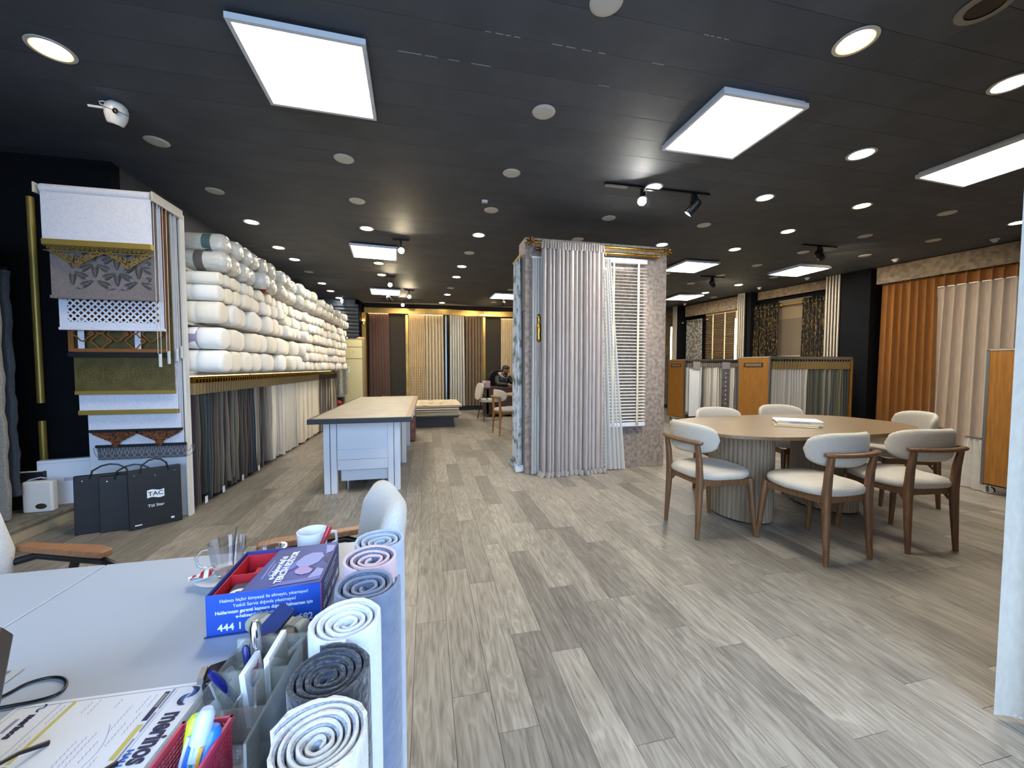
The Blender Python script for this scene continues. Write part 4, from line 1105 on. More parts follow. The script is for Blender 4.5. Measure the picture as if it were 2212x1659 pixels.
# white wooden venetian blind on the panel
vb = thing('venetian_blind', 'white wooden venetian blind hanging on the taupe display panel', 'blind', (CX0+1.02, CYF-.06, 0))
MB().box(0,.485,-.025,.03,2.49,2.545).build('head_rail', M['white_satin'], vb, bev=.004)
MB().box(0,.485,-.022,.026,.525,.575).build('bottom_rail', M['white_satin'], vb, bev=.004)
slat = MB().obox((.2425,0,0),(.485,.05,.004),(radians(14),0,0)).mesh('slat', mat('white_slat','#f0ece2',.4), bev=.0012)
nsl = 48
for k in range(nsl): link('slat', slat, vb, (0,0,.60+k*(1.88/nsl)))
for x in (.045,.37): MB().box(x-.012,x+.012,-.03,-.0285,.56,2.5).build('ladder_tape', mat('cream_tape','#cfc6a8',.7), vb)
MB().tube([(.355,-.032,2.49),(.357,-.034,1.2)], .0025, 6).build('tilt_cord', M['white_print'], vb)
MB().box(.36,.385,-.034,-.024,.54,.575).build('tape_clip', mat('tan_clip','#a59a80',.6), vb)
# leaf-print curtain on the panel's side
leafc = mat('leaf_print_cloth','#cdd4d8',.8,col2='#6f7970',scale=8,detail=9,contrast=(.47,.62),sheen=.2)
lc = thing('curtain', 'pale blue leaf-print curtain hanging at the side of the taupe panel', 'curtain', (CX0-.035, CYF+.08, .012), radians(90))
wavy(.36, 2.52, 5, .024, top=.6, flare=1.15, seed=15, nz=18).build('drape', leafc, lc, smooth=True)
wavy(.42, .07, 5, .06, top=1, flare=1.2, seed=15, nz=3, x0=-.03).build('pooled_hem', leafc, lc, smooth=True)
MB().tube([(-.02,0,2.54),(.38,0,2.54)], .012, 10).build('pole', M['gold_satin'], lc, smooth=60)
lm = [mat('printed_leaf_a','#5d675f',.8), mat('printed_leaf_b','#8b8a6d',.8), mat('printed_leaf_c','#7d8f9c',.8)]
# ------------------------------------------------------------------ dining set
dt = thing('dining_table', 'rounded walnut dining table on two fluted pedestals', 'table', (3.105, 2.77, 0), radians(1.5))
def superell(a, b, p, n=64): return [(math.copysign(abs(cos(t))**(2/p), cos(t))*a, math.copysign(abs(sin(t))**(2/p), sin(t))*b) for t in [2*pi*k/n for k in range(n)]]
MB().prism(superell(1.045,.585,2.7), .726, .752).build('table_top', M['table_wood'], dt, bev=.003, smooth=30)
for cx in (-.5,.42):
    pc = []
    nf = 44
    for k in range(nf*6):
        t_ = 2*pi*k/(nf*6); ph = (k % 6)/6
        r = 1-.028*(1-abs(sin(pi*ph))**.7)
        pc.append((cx+.215*r*cos(t_), .27*r*sin(t_)))
    MB().prism(pc, .012, .726).build('fluted_pedestal', M['flute'], dt, smooth=50)
    MB().prism([(cx+.205*cos(2*pi*k/40), .26*sin(2*pi*k/40)) for k in range(40)], 0, .014).build('plinth', M['black_plastic'], dt, smooth=30)

def make_chair():
    t = thing('dining_chair', '', 'chair')
    # seat: rounded cushion
    poly = superell(.25,.235,3.0,40)
    b = MB(); rings = [(.90,.430),(1.0,.437),(1.02,.455),(1.0,.472),(.93,.483),(.75,.49),(.4,.494),(.001,.495)]
    vv = []; n = 40
    for s_, z in rings:
        for (x, y) in poly: vv.append((x*s_*(1.0 if y > 0 else .94), y*s_+.005, z-.012*(y/.235)*(-1 if y > 0 else 0)))
    fs = [(i*n+j, i*n+(j+1)%n, (i+1)*n+(j+1)%n, (i+1)*n+j) for i in range(len(rings)-1) for j in range(n)]
    fs.append(tuple(range(n-1,-1,-1)))
    b.add(vv, fs).build('seat', M['boucle'], t, smooth=True)
    # apron
    MB().box(-.205,.205,.175,.195,.385,.432).build('seat_rail', M['walnut'], t, bev=.004)
    MB().box(-.16,.16,-.2,-.18,.385,.432).build('seat_rail', M['walnut'], t, bev=.004)
    for s in (-1,1):
        MB().add([(s*.165,-.19,.385),(s*.185,-.19,.385),(s*.228,.18,.385),(s*.208,.18,.385),(s*.165,-.19,.432),(s*.185,-.19,.432),(s*.228,.18,.432),(s*.208,.18,.432)],
                 [(0,3,2,1),(4,5,6,7),(0,1,5,4),(1,2,6,5),(2,3,7,6),(3,0,4,7)]).build('seat_rail', M['walnut'], t, bev=.003)
        # front leg, tapered and splayed
        MB().tube([(s*.24,.225,0),(s*.218,.19,.40),(s*.215,.186,.435)], [.013,.023,.02], 10, flat=(1,1.15)).build('leg', M['walnut'], t, smooth=50)
        # rear leg carries on up to the bow rail
        MB().tube([(s*.186,-.225,0),(s*.181,-.212,.25),(s*.178,-.205,.42),(s*.178,-.215,.58),(s*.18,-.235,.705)], [.014,.021,.025,.022,.016], 10, flat=(1,1.15)).build('leg', M['walnut'], t, smooth=50)
        MB().tube([(s*.172,-.15,.39),(s*.172,-.185,.345)], [.012,.008], 8).build('corner_block', M['walnut'], t)
    # bow rail
    pts = [(.27*sin(a), -.275+.075*(1-cos(a))*1.7, .705) for a in [radians(q) for q in range(-54,55,6)]]
    MB().tube(pts, [.014]+[.0185]*(len(pts)-2)+[.014], 12, flat=(1.35,.85)).build('bow_rail', M['walnut'], t, smooth=60)
    # curved back pad, thick and rounded (a stadium bent round the sitter)
    nu, nv = 26, 14; vv = []; fs = []
    W, Hh, TH = .285, .112, .026
    def pad(u, v, sd):
        # u,v in [-1,1]; rounded outline
        e = max(0, 1-(abs(u)**3.2)); h = Hh*(e**.42) if e > 0 else 0
        a = u*radians(64)
        r = .285
        th = TH*(max(0,1-abs(u)**5)**.5)*(max(0,1-abs(v)**4)**.5)
        rad = r - sd*th
        x = rad*sin(a)*.97; y = -.232 + (r - rad*cos(a))*.82 + sd*0
        z = .728 + h*v
        y -= .05*(z-.728)
        return (x, y, z)
    for sd in (1,-1):
        for j in range(nv+1):
            for i in range(nu+1): vv.append(pad(-1+2*i/nu, -1+2*j/nv, sd))
    w = nu+1; off = w*(nv+1)
    for base in (0, off):
        for j in range(nv):
            for i in range(nu): fs.append((base+j*w+i, base+j*w+i+1, base+(j+1)*w+i+1, base+(j+1)*w+i))
    for i in range(nu):
        fs.append((i, i+1, off+i+1, off+i)); fs.append((nv*w+i, nv*w+i+1, off+nv*w+i+1, off+nv*w+i))
    MB().add(vv, fs).build('back_pad', M['boucle'], t, smooth=True)
    return t
proto = make_chair()
CH = [ (2.13, 2.575, -90, 'ivory dining chair at the table end nearest the taupe display panel'),
 (2.61, 2.11, 2, 'ivory dining chair in front of the near pedestal, back towards the photographer'),
 (3.345, 2.10, -6, 'ivory dining chair at the near side by the far pedestal, back towards the photographer'),
 (4.28, 2.72, 62, 'ivory dining chair at the far end of the table before the rust curtain'),
 (2.86, 3.20, 176, 'ivory dining chair across the table beside the wood-ended rack, facing the photographer'),
 (3.70, 3.28, 172, 'ivory dining chair across the table behind the books, facing the photographer')]
for i, (x, y, a, lab) in enumerate(CH):
    c = proto if i == 0 else copy_tree(proto)
    c.location = (x, y, 0); c.rotation_euler = (0,0,radians(a)); c['label'] = lab; c['group'] = 'dining chairs round the rounded table'
t = thing('book', 'thick white catalogue lying on top of the brochures on the dining table', 'book', (3.12, 2.70, .7665), radians(-38))
MB().box(-.16,.16,-.115,.115,0,.004).box(-.16,.16,-.115,.115,.026,.03).box(-.16,-.156,-.115,.115,0,.03).build('cover', M['paper'], t, bev=.001)
MB().box(-.155,.155,-.11,.11,.004,.026).build('pages', mat('page_block','#d8d3c6',.8), t)
for k in range(9): MB().box(-.07+k*.016,-.06+k*.016,-.1154,-.115,.010,.020).build('faint_print', M['ink_grey'], t)
for k, (dx, dy, a, z, lab) in enumerate(((-.06,-.03,-42,.7525,'lower thin cream brochure under the white catalogue'),(-.03,-.01,-36,.7595,'upper thin cream brochure under the white catalogue'))):
    t = thing('brochure', lab, 'brochure', (3.10+dx, 2.68+dy, z), radians(a))
    MB().box(-.15,.15,-.11,.11,0,.0065).build('cover', mat('cream_brochure','#b9a98c',.6), t, bev=.001)
    MB().box(-.147,.149,-.107,.108,.001,.0055).build('pages', M['paper'], t)

# ------------------------------------------------------------------ far table group with the person
c = copy_tree(proto); c.location = (1.47, 7.06, 0); c.rotation_euler = (0,0,radians(-80)); c['label'] = 'ivory chair with oak legs drawn up to the small round table at the back'; c['group'] = 'chairs at the back desk'
oakm = mat('oak_leg','#8a5a2c',.45,col2='#9a6a38',scale=5,stretch=(14,14,1.6))
for ch in c.children:
    if ch.data.materials[0].name == 'walnut_stain':
        ch.data = ch.data.copy(); ch.data.materials[0] = oakm
t = thing('side_chair', 'white shell chair with thin black legs beside the dark desk', 'chair', (1.42, 9.02, 0), radians(-78), 'chairs at the back desk')
b = MB(); poly = superell(.23,.22,2.8,32)
for s_, z in ((1,0),):
    MB().prism([(x,y) for x, y in poly], .43, .50).build('seat', M['boucle'], t, bev=.02, seg=3, smooth=50)
MB().prism([(x, y*.85) for x, y in superell(.22,.24,2.6,32)], -.025, .03, Matrix.Translation((0,-.23,.68)) @ Matrix.Rotation(radians(80),4,'X')).build('back_pad', M['boucle'], t, bev=.018, seg=3, smooth=50)
for sx in (-1,1):
    for sy in (-1,1): MB().tube([(sx*.15,sy*.13,.43),(sx*.22,sy*.2,0)], [.013,.009], 8).build('leg', M['black_metal'], t, smooth=60)
    MB().tube([(sx*.2,-.05,.45),(sx*.235,-.2,.6),(sx*.17,-.25,.66)], .01, 8).build('arm_bracket', M['black_metal'], t, smooth=60)
rt_ = thing('round_table', 'small round oak side table before the dark desk', 'table', (1.98, 7.62, 0))
MB().lathe([(1e-6,.68),(.43,.68),(.45,.69),(.45,.705),(.44,.712),(1e-6,.712)], 40).build('table_top', mat('light_oak','#9b7650',.4,col2='#ac8860',scale=3,stretch=(1,14,14)), rt_, smooth=40)
MB().lathe([(.2,0),(.2,.02),(.05,.05),(.04,.3),(.05,.66),(.12,.68)], 24).build('pedestal', M['walnut'], rt_, smooth=50)
dk = thing('reception_desk', 'dark brown office desk the person sits at', 'desk', (2.36, 9.80, -.04))
dkm = mat('dark_walnut_desk','#3a2c22',.4,col2='#47372a',scale=4,stretch=(2,16,16))
MB().box(-1.0,1.0,-.38,.38,.745,.785).build('desk_top', dkm, dk, bev=.003)
MB().box(-.95,.95,-.36,-.33,.12,.745).build('modesty_panel', dkm, dk)
for x in (-.92,.86): MB().box(x,x+.06,-.36,.36,.04,.745).build('side_panel', dkm, dk, bev=.003)
for x, y, c_, lab in ((1.49,9.52,'#b98e90','small pink and white carton on the corner of the dark desk'),(1.42,9.60,'#c9c9cc','small white carton on the corner of the dark desk')):
    t = thing('carton', lab, 'carton', (x, y, .745), .3)
    MB().box(-.045,.045,-.04,.04,0,.16).build('carton_body', mat('carton'+c_,c_,.6), t, bev=.002); MB().box(-.04,.04,-.0412,-.04,.04,.1).build('label', M['ink_grey'], t)
t = thing('phone', 'dark phone lying flat on the dark desk', 'phone', (1.95, 9.52, .745), .2); MB().box(-.08,.08,-.04,.04,0,.009).build('case', M['black_plastic'], t, bev=.003); MB().box(-.074,.074,-.035,.035,.009,.0096).build('screen', mat('dark_screen','#1c2024',.1), t)
oc = thing('office_chair', 'black high-backed office chair under the seated person', 'chair', (1.99, 10.22, 0), radians(-152))
blk = mat('black_leather','#0f1013',.5)
MB().prism(superell(.26,.25,3,28), .42, .5).build('seat', blk, oc, bev=.02, smooth=50)
MB().prism(superell(.27,.33,3,28), -.03, .04, Matrix.Translation((0,-.27,.85)) @ Matrix.Rotation(radians(82),4,'X')).build('backrest', blk, oc, bev=.02, smooth=50)
MB().tube([(0,0,.08),(0,0,.43)], .03, 12).build('column', M['black_metal'], oc, smooth=60)
for k in range(5):
    a = 2*pi*k/5; MB().tube([(0,0,.1),(.3*cos(a),.3*sin(a),.06)], [.025,.015], 8).build('base_arm', M['black_metal'], oc, smooth=60)
    MB().ell((.3*cos(a),.3*sin(a),.03),(.03,.03,.03),10,8).build('caster', M['black_plastic'], oc, smooth=True)
for s in (-1,1): MB().tube([(s*.25,-.2,.5),(s*.29,-.15,.66),(s*.29,.12,.68)], .018, 8).build('armrest', M['black_plastic'], oc, smooth=60)
# ------------------------------------------------------------------ display wall on the rack side
def rwt(name, label, cat, t, off=0, z=0, group=None): return thing(name, label, cat, RW(t, off, z), RW_A, group)
def pelmet(t0, t1, z0, z1, off, label, m=None):
    o = rwt('pelmet', label, 'pelmet', t0, 0, 0, 'mottled pelmets over the wall curtains')
    MB().box(0, t1-t0, off-.02, off, z0, z1).build('fascia', m or M['gold_taupe'], o, bev=.003)
    MB().box(0, t1-t0, 0, off-.02, z1-.03, z1).build('top_board', m or M['gold_taupe'], o)
    for x in (0, t1-t0-.02): MB().box(x, x+.02, 0, off-.02, z0, z1-.03).build('end_board', m or M['gold_taupe'], o)
    return o
pelmet(-1.5, 1.13, 2.70, 2.99, .27, 'mottled bronze pelmet over the rust and white curtains')
pelmet(1.93, 3.43, 2.80, 2.985, .12, 'mottled bronze pelmet over the black and gold curtains')
pelmet(3.80, 5.50, 2.66, 2.965, .22, 'mottled bronze pelmet over the wooden slat blind')
def rcurtain(t0, t1, off, z0, z1, folds, amp, m, label, seed, **kw):
    return curtain(0, t1-t0, 0, z0, z1, folds, amp, m, label, seed=seed, loc=RW(t0, off, z0), rz=RW_A, group='curtains on the display wall', **kw)
rust = cloth('rust_drape','#8c5a1e','#976426', sheen=.25)
white_d = cloth('ivory_drape','#b9a999','#c4b5a5', sheen=.2)
rcurtain(.40, 1.1, .12, .03, 2.72, 7, .045, rust, 'rust orange pleated curtain beside the black column', 31, per=12, top=.75)
tw = rcurtain(-1.4, .40, .13, .03, 2.52, 15, .05, white_d, 'ivory pleated curtain with a rust top band', 32, per=12, top=.8)
wavy(1.8, .2, 15, .05, top=.8, seed=32, nz=2, per=12, z0=2.49).build('top_band', rust, tw, smooth=True)
# black column and slatted columns
o = rwt('black_column', 'wide matt black column between the slatted column and the rust curtain', 'column', 1.18)
MB().box(0,.45,0,.33,0,2.99).build('column_face', M['black_wall'], o, bev=.003); MB().box(0,.45,.33,.345,0,.08).build('skirting', M['rubber'], o)
def slatcol(t0, t1, n, label, z0=0, off=.33):
    o = rwt('slatted_column', label, 'column', t0, 0, 0, 'columns with white upright slats')
    w = t1-t0
    MB().box(0, w, 0, off, z0, 2.99).build('column_body', M['black_wall'], o)
    p = w/n
    for k in range(n): MB().box(k*p+.004, k*p+p*.55, off, off+.03, z0, 2.99).build('slat', mat('pale_slat','#b3a998',.5), o, bev=.003)
    return o
slatcol(1.64, 1.90, 5, 'white slatted column beside the wide black column')
slatcol(3.58, 3.78, 4, 'white slatted column between the wooden blind and the black and gold curtain')
slatcol(5.68, 5.85, 3, 'farthest white slatted column past the patterned curtain')
o = rwt('black_column', 'narrow black column beside the gold patterned curtain', 'column', 3.46)
MB().box(0,.1,0,.3,0,2.99).build('column_face', M['black_wall'], o); MB().box(0,.1,.3,.31,0,.08).build('skirting', M['rubber'], o)
for t_, lab in ((3.81,'glowing upright strip light beside the wooden slat blind'),(5.9,'glowing upright strip light on the far mottled wall')):
    o = rwt('strip_light', lab, 'strip light', t_, .3, 0, 'upright strip lights')
    MB().box(0,.03,0,.03,1.42,2.42).build('diffuser', M['led_warm'], o, bev=.004)
    MB().box(-.004,.034,-.01,0,1.40,2.44).build('channel', M['steel'], o)
# far mottled panel
o = rwt('wall_panel', 'far mottled bronze wall panel behind the last rack', 'wall panel', 5.95)
MB().box(0,1.6,0,.03,0,2.99).build('covering', M['gold_taupe'], o); MB().box(0,1.6,.03,.045,0,.1).build('skirting', M['rubber'], o)
# bay with black and gold curtains
bg_cloth = mat('black_gold_brocade','#14120f',.55,col2='#8a7038',scale=18,stretch=(1.6,1.6,.9),detail=3,contrast=(.55,.6),sheen=.1)
for t0, t1, lab, sd in ((1.93,2.37,'black and gold brocade curtain next to the white slatted column',41),(2.86,3.42,'black and gold brocade curtain next to the narrow black column',42)):
    tc_ = rcurtain(t0, t1, .19, .1, 2.66, 6, .075, bg_cloth, lab, sd, header=False, top=.95, jit=.1)
    wavy(t1-t0, .12, 6, .0755, top=.95, seed=sd, nz=1, z0=2.46, jit=.1).build('black_heading', mat('black_band','#0f0f10',.7), tc_, smooth=True)
    for k in range(6):
        MB().lathe([(.022,-.004),(.03,-.004),(.03,.004),(.022,.004),(.022,-.004)], 14, ((t1-t0)*(k+.5)/6,.012,2.51), Matrix.Rotation(radians(90),3,'Y'), caps=False).build('eyelet', M['gold_satin'], tc_)
o = rwt('curtain_rod', 'short gold curtain rod carrying the black and gold curtains', 'curtain rod', 1.9, .18, 2.6)
MB().tube([(0,0,0),(1.6,0,0)], .014, 12).build('pole', M['gold_satin'], o, smooth=60)
for x in (-.02,.95,1.62): MB().lathe([(1e-6,-.03),(.026,-.02),(.03,0),(.02,.02),(1e-6,.03)], 14, (x,0,0), Matrix.Rotation(radians(90),3,'Y')).build('finial', M['gold_satin'], o, smooth=60)
o = rwt('roman_blind', 'taupe roman blind with a pale band between the black and gold curtains', 'blind', 2.3, .06, 0)
for z0, z1, c_ in ((2.3,2.72,'#77684f'),(1.5,2.3,'#5d5140'),(1.0,1.46,'#6b5e4a')): MB().box(0,.68,0,.012,z0,z1).build('blind_panel', cloth('roman'+c_,c_,None,sc=60,st=(1,1,1)), o, bev=.002)
MB().box(0,.68,.0,.02,1.46,1.5).build('pale_band', cloth('roman_pale','#a2916f',None), o, bev=.002)
# bay with wooden blind
o = rwt('wooden_blind', 'cream-taped wooden slat blind on the display wall', 'blind', 3.86, .1, 0)
ws = MB().obox((.51,0,0),(1.02,.05,.004),(radians(24),0,0)).mesh('slat', mat('warm_slat','#b09670',.5))
for k in range(36): link('slat', ws, o, (0,0,1.1+k*.043))
MB().box(0,1.02,-.03,.03,2.62,2.68).build('head_rail', mat('warm_slat','#b09670',.5), o, bev=.003)
MB().box(0,1.02,-.025,.025,1.03,1.075).build('bottom_rail', mat('warm_slat','#b09670',.5), o, bev=.003)
for x in (.1,.42,.78): MB().box(x-.018,x+.018,.03,.032,1.05,2.64).build('ladder_tape', mat('pale_tape','#cfc09a',.7), o)
MB().box(0,1.02,-.08,-.075,1.0,2.66).build('backing', mat('dark_backing_board','#1a1714',.8), o)
chev = mat('chevron_cloth','#8a8378',.8,col2='#57524b',scale=12,stretch=(1,1,1.5),detail=1,contrast=(.47,.52))
tc_ = rcurtain(4.92, 5.45, .2, .1, 2.56, 6, .05, chev, 'grey chevron-patterned eyelet curtain beside the wooden slat blind', 43, header=False, top=.95, jit=.15)
for k in range(6): MB().lathe([(.02,-.004),(.03,-.004),(.03,.004),(.02,.004),(.02,-.004)], 14, (.53*(k+.5)/6,.012,2.41), Matrix.Rotation(radians(90),3,'Y'), caps=False).build('eyelet', M['black_metal'], tc_)
o = rwt('curtain_rod', 'short dark curtain rod carrying the grey chevron curtain', 'curtain rod', 4.8, .2, 2.51)
MB().tube([(0,0,0),(.78,0,0)], .013, 12).build('pole', M['black_metal'], o, smooth=60)
for x in (-.03,.8): MB().lathe([(1e-6,-.04),(.02,-.03),(.026,0),(.02,.03),(1e-6,.04)], 14, (x,0,0), Matrix.Rotation(radians(90),3,'Y')).build('finial', M['gold_satin'], o, smooth=60)

# ------------------------------------------------------------------ swatch racks with wood end panels
def rack(x0, y0, depth, length, label, plaque, h=1.41, wheels=True):
    """end panel faces -x; the rack runs along +x, its near side at y0"""
    t = thing('swatch_rack', label, 'rack', (x0, y0, 0), 0, 'wood-ended swatch racks')
    p = MB().box(0, .025, 0, depth, .1, h).build('end_panel', M['panel_wood'], t, bev=.004)
    for yy in (0, depth-.012): MB().box(-.004, .03, yy-.006, yy+.018, .085, h+.01).build('edge_profile', M['steel'], t, bev=.002)
    MB().box(-.004,.03,-.006,depth+.006,h,h+.015).build('edge_profile', mat('clear_trim','#a9a59c',.2), t)
    if plaque:
        q = MB().box(-.006,0,depth*.2,depth*.8,h-.16,h-.085).build('plaque', mat('brown_plaque','#3b2c22',.5), p)
        n_ = len(plaque); wq = depth*.5/n_
        for k in range(n_): MB().box(-.0068,-.006,depth*.25+k*wq+.006,depth*.25+(k+.75)*wq,h-.145+.006*(k%2),h-.1).build('worn_letter', mat('plaque_letters','#a08c74',.5), q)
    MB().box(.03,length,.0,.03,h-.03,h+.01).build('top_rail', M['steel'], t, bev=.003)
    MB().box(.03,length,depth-.03,depth,h-.03,h+.01).build('top_rail', M['steel'], t, bev=.003)
    MB().box(.0,length,.02,depth-.02,h+.012,h+.02).build('top_cover', mat('smoky_cover','#6d665c',.15), t)
    MB().box(.03,length,.0,depth,.085,.1).build('base_tray', M['black_metal'], t)
    MB().box(length-.025,length,0,depth,.1,h).build('end_panel', M['panel_wood'], t, bev=.004)
    for x in (.05, length-.08):
        for yy in (.04, depth-.04):
            w = MB().tube([(x-.012,yy,.035),(x+.012,yy,.035)], .035, 16).build('caster', M['chrome'], t, smooth=40)
            MB().tube([(x,yy,.05),(x,yy,.088)], .012, 10).build('caster_stem', M['chrome'], w)
    return t
rack(5.52, 5.28, .66, 1.75, 'swatch rack with beige-topped fabrics, wood end panel facing the aisle', '0123456789')
rack(5.66, 7.62, .6, 1.5, 'swatch rack farther back with white and grey fabrics, wood end panel facing the aisle', '012345')
r3 = rack(5.38, 2.02, .67, 1.6, 'near swatch rack half hidden behind the white curtain', None)
MB().box(-.03,-.004,.16,.30,1.30,1.37).build('clip_box', M['white_plastic'], r3, bev=.004)
SR = [('#c9c5bc',), ('#b5b1a8',), ('#d3cfc6',), ('#a9a59c',)]
for c_ in ('#c9c5bc','#b5b1a8','#d3cfc6','#a9a59c','#55584a','#43474a','#3a4642','#60604f','#77715f','#4b5557','#8d8878','#9a958b','#6f6f72','#bdb6aa','#595a5e','#868279'):
    if c_ not in SMAT: SMAT[c_] = cloth('swatch_'+c_[1:], c_, None, sc=40, sheen=.2)
rg = random.Random(33)
pal_w = ['#c9c5bc','#b5b1a8','#d3cfc6','#a9a59c','#bdb6aa']; pal_d = ['#55584a','#43474a','#3a4642','#60604f','#77715f','#4b5557','#8d8878']
x = 5.60; i = 0
while x < 7.2:
    pal = pal_w if x < 6.32 else pal_d
    sample((x, 5.27, 1.385), radians(-90)+rg.uniform(-.05,.05), rg.choice(pal), .99+.02*rg.randrange(3), f"{'pale' if x < 6.32 else 'dark green-grey'} swatch with beige header, {nth(i)} from the wood end panel",
           'swatches on the beige-topped rack', '#8a744a', depth=.26, th=.062, hh=.13, gold=False, v=rg.randrange(4))
    x += .056; i += 1
pal2 = ['#d3cfc6','#9a958b','#6f6f72','#c9c5bc','#595a5e','#868279','#bdb6aa']
x = 5.75; i = 0
while x < 7.1:
    sample((x, 7.61, 1.385), radians(-90)+rg.uniform(-.05,.05), rg.choice(pal2) if x > 5.95 else '#d3cfc6', .99+.02*rg.randrange(3), f"white or grey swatch on the farther rack, {nth(i)} from its wood end panel",
           'swatches on the farther rack', '#6f675e', depth=.26, th=.062, hh=.1, gold=False, v=rg.randrange(4))
    x += .058; i += 1
# a dotted grey swatch card and header labels on the farther rack
dg = thing('dotted_swatch', 'grey swatch with black and white dots on the farther rack', 'fabric swatch', (6.62, 7.585, 0))
MB().box(0,.2,0,.006,.28,1.2).build('cloth', mat('grey_felt','#5d5a5c',.8), dg, bev=.002)
for k in range(8):
    MB().lathe([(1e-6,.002),(.016,.002),(.016,0)],12,(.03+(k%2)*.13,0,.36+k*.1),Matrix.Rotation(radians(90),3,'X')).build('dot', M['black_plastic'], dg)
    MB().lathe([(1e-6,.002),(.013,.002),(.013,0)],12,(.1,0,.41+k*.1),Matrix.Rotation(radians(90),3,'X')).build('dot', M['white_print'], dg)
MB().box(.0,.2,-.012,.01,1.2,1.36).build('header', mat('grey_header','#8b878c',.5), dg, bev=.002)
wp = thing('white_sheet_swatch', 'plain white swatch sheet with a clear header on the farther rack', 'fabric swatch', (5.76, 7.58, 0))
MB().box(0,.26,0,.006,.14,1.2).build('cloth', M['paper'], wp); MB().box(.08,.26,-.03,.006,1.2,1.37).build('header', mat('silver_header','#8f8d88',.3), wp, bev=.003)
# white tulle spilling from the near rack
t = thing('tulle_length', 'white tulle spilling to the floor beside the near rack', 'fabric', (5.42, 2.72, .01), radians(75))
wavy(.14, .52, 3, .02, flare=2.2, seed=50, nz=8).build('drape', mat('white_tulle','#cfcac2',.8,alpha=.85,col2='#d6d2ca',scale=20), t, smooth=True)
MB().box(0,.14,-.01,.01,.515,.53).build('clip_bar', M['steel'], t)

# ------------------------------------------------------------------ white curtain at the edge of the frame
wc = thing('window_curtain', 'tall white curtain hanging close by at the edge of the shop floor', 'curtain', (1.965, .93, .012), radians(-72))
wcm = mat('white_linen','#b8afa0',.85,col2='#c1b8a9',scale=60,stretch=(1,1,.4),bump=.1,bscale=160,sheen=.2)
wavy(1.3, 2.93, 5, .05, top=.9, seed=61, nz=24, per=14, jit=.5).build('drape', wcm, wc, smooth=True)
wavy(1.3, .012, 5, .0512, top=.97, seed=61, nz=1, per=14, jit=.5).build('hem_piping', mat('cream_piping','#cfc9b9',.7), wc, smooth=True)
MB().box(0,1.3,-.012,.012,2.93,2.955).build('track', M['white_plastic'], wc)
# ------------------------------------------------------------------ desk in the foreground
dsk = thing('office_desk', 'white desk in the foreground with papers and a blue carton', 'desk', (0, 0, 0))
ZD = .75
MB().box(-.797, -.185, .12, 1.155, ZD-.028, ZD).build('desk_top', M['desk_top'], dsk, bev=.0025)
MB().box(-1.40, -.8, .30, 1.155, ZD-.028, ZD).build('desk_extension', M['desk_top'], dsk, bev=.0025)
MB().box(-.215, -.19, .15, 1.12, 0, ZD-.028).build('side_panel', M['white_board'], dsk)
MB().box(-1.38, -.25, .72, .735, .25, ZD-.028).build('modesty_panel', M['white_board'], dsk)
for x, y in ((-1.36,.36),(-.85,.2)): MB().box(x-.025,x+.025,y-.025,y+.025,0,ZD-.028).build('leg', M['steel'], dsk)

# rolled rugs standing in a row along the desk side
def rolled_rug(x, y, r, h, pile, back, label, turns=4.5, th=None, seed=0, furry=0, tilt=(0,0), pm=None, bm_=None, start=0.0, squash=1.0):
    t = thing('rolled_rug', label, 'rolled rug', (x, y, 0), seed*.9+start, 'rolled rugs standing along the desk')
    rg = random.Random(seed); pitch = r/(turns+.75); th = th or pitch*.80
    per = 40; N = int(turns*per)
    r0 = r - turns*pitch - th*.5
    r0 = max(r0, pitch*.5)
    b = MB(); vv = []; fs = []
    zs = [0, .2*h, .5*h, .8*h, h*.985, h]
    ins = [0,0,0,0,0,.12]
    def prof(a, off):
        rad = r0 + pitch*a/(2*pi) + off
        w = 1+.006*sin(2*a+seed)
        return rad*w
    K = len(zs)
    # pile side (outside), backing side (inside)
    for side in (1, -1):
        bb = MB(); vv = []; fs = []
        for i in range(N+1):
            a = 2*pi*i/per
            for k, z in enumerate(zs):
                mid = prof(a, 0)
                if side == 1: ro, ri = mid+th*.5*(1-ins[k]*1.6), mid-th*.06
                else: ro, ri = mid-th*.06, mid-th*.5*(1-ins[k]*.8)
                zz = z + (.0012*sin(a*1.3+seed) + .0006*sin(a*3.1) if k >= 4 else 0) - (.003 if side == -1 and k == K-1 else 0)
                zz += (.010*(a/(2*pi)-turns/2)/turns if k >= 4 else 0)
                jx = rg.uniform(-1,1)*furry if (side == 1 and i > N-per-2) else 0
                sq = squash
                vv.append(((ro+jx)*cos(a), (ro+jx)*sin(a)*sq, zz)); vv.append((ri*cos(a), ri*sin(a)*sq, zz))
        S = 2*K
        for i in range(N):
            for k in range(K-1):
                o = i*S+2*k
                fs.append((o, o+S, o+S+2, o+2)); fs.append((o+1, o+3, o+S+3, o+S+1))
            o = i*S+2*(K-1); fs.append((o, o+S, o+S+1, o+1))
        for i in (0, N):
            for k in range(K-1): o = i*S+2*k; fs.append((o, o+2, o+3, o+1))
        bb.add(vv, fs).build('pile' if side == 1 else 'backing', pile if side == 1 else back, t, smooth=55)
    return t
def plush(n, c, c2, bump=.35): return mat(n, c, .95, col2=c2, scale=35, bump=bump, bscale=70, sheen=.35, contrast=(.3,.7))
def weave(n, c, c2): return mat(n, c, .95, col2=c2, scale=240, bump=.4, bscale=260)
rolled_rug(-.105, .905, .058, .855, plush('pale_blue_plush','#a8b4c6','#b3bfd0'), weave('blue_grey_backing','#8b97aa','#a5b0c0'), 'pale blue-grey rolled rug farthest along the desk side', 3.6, seed=1)
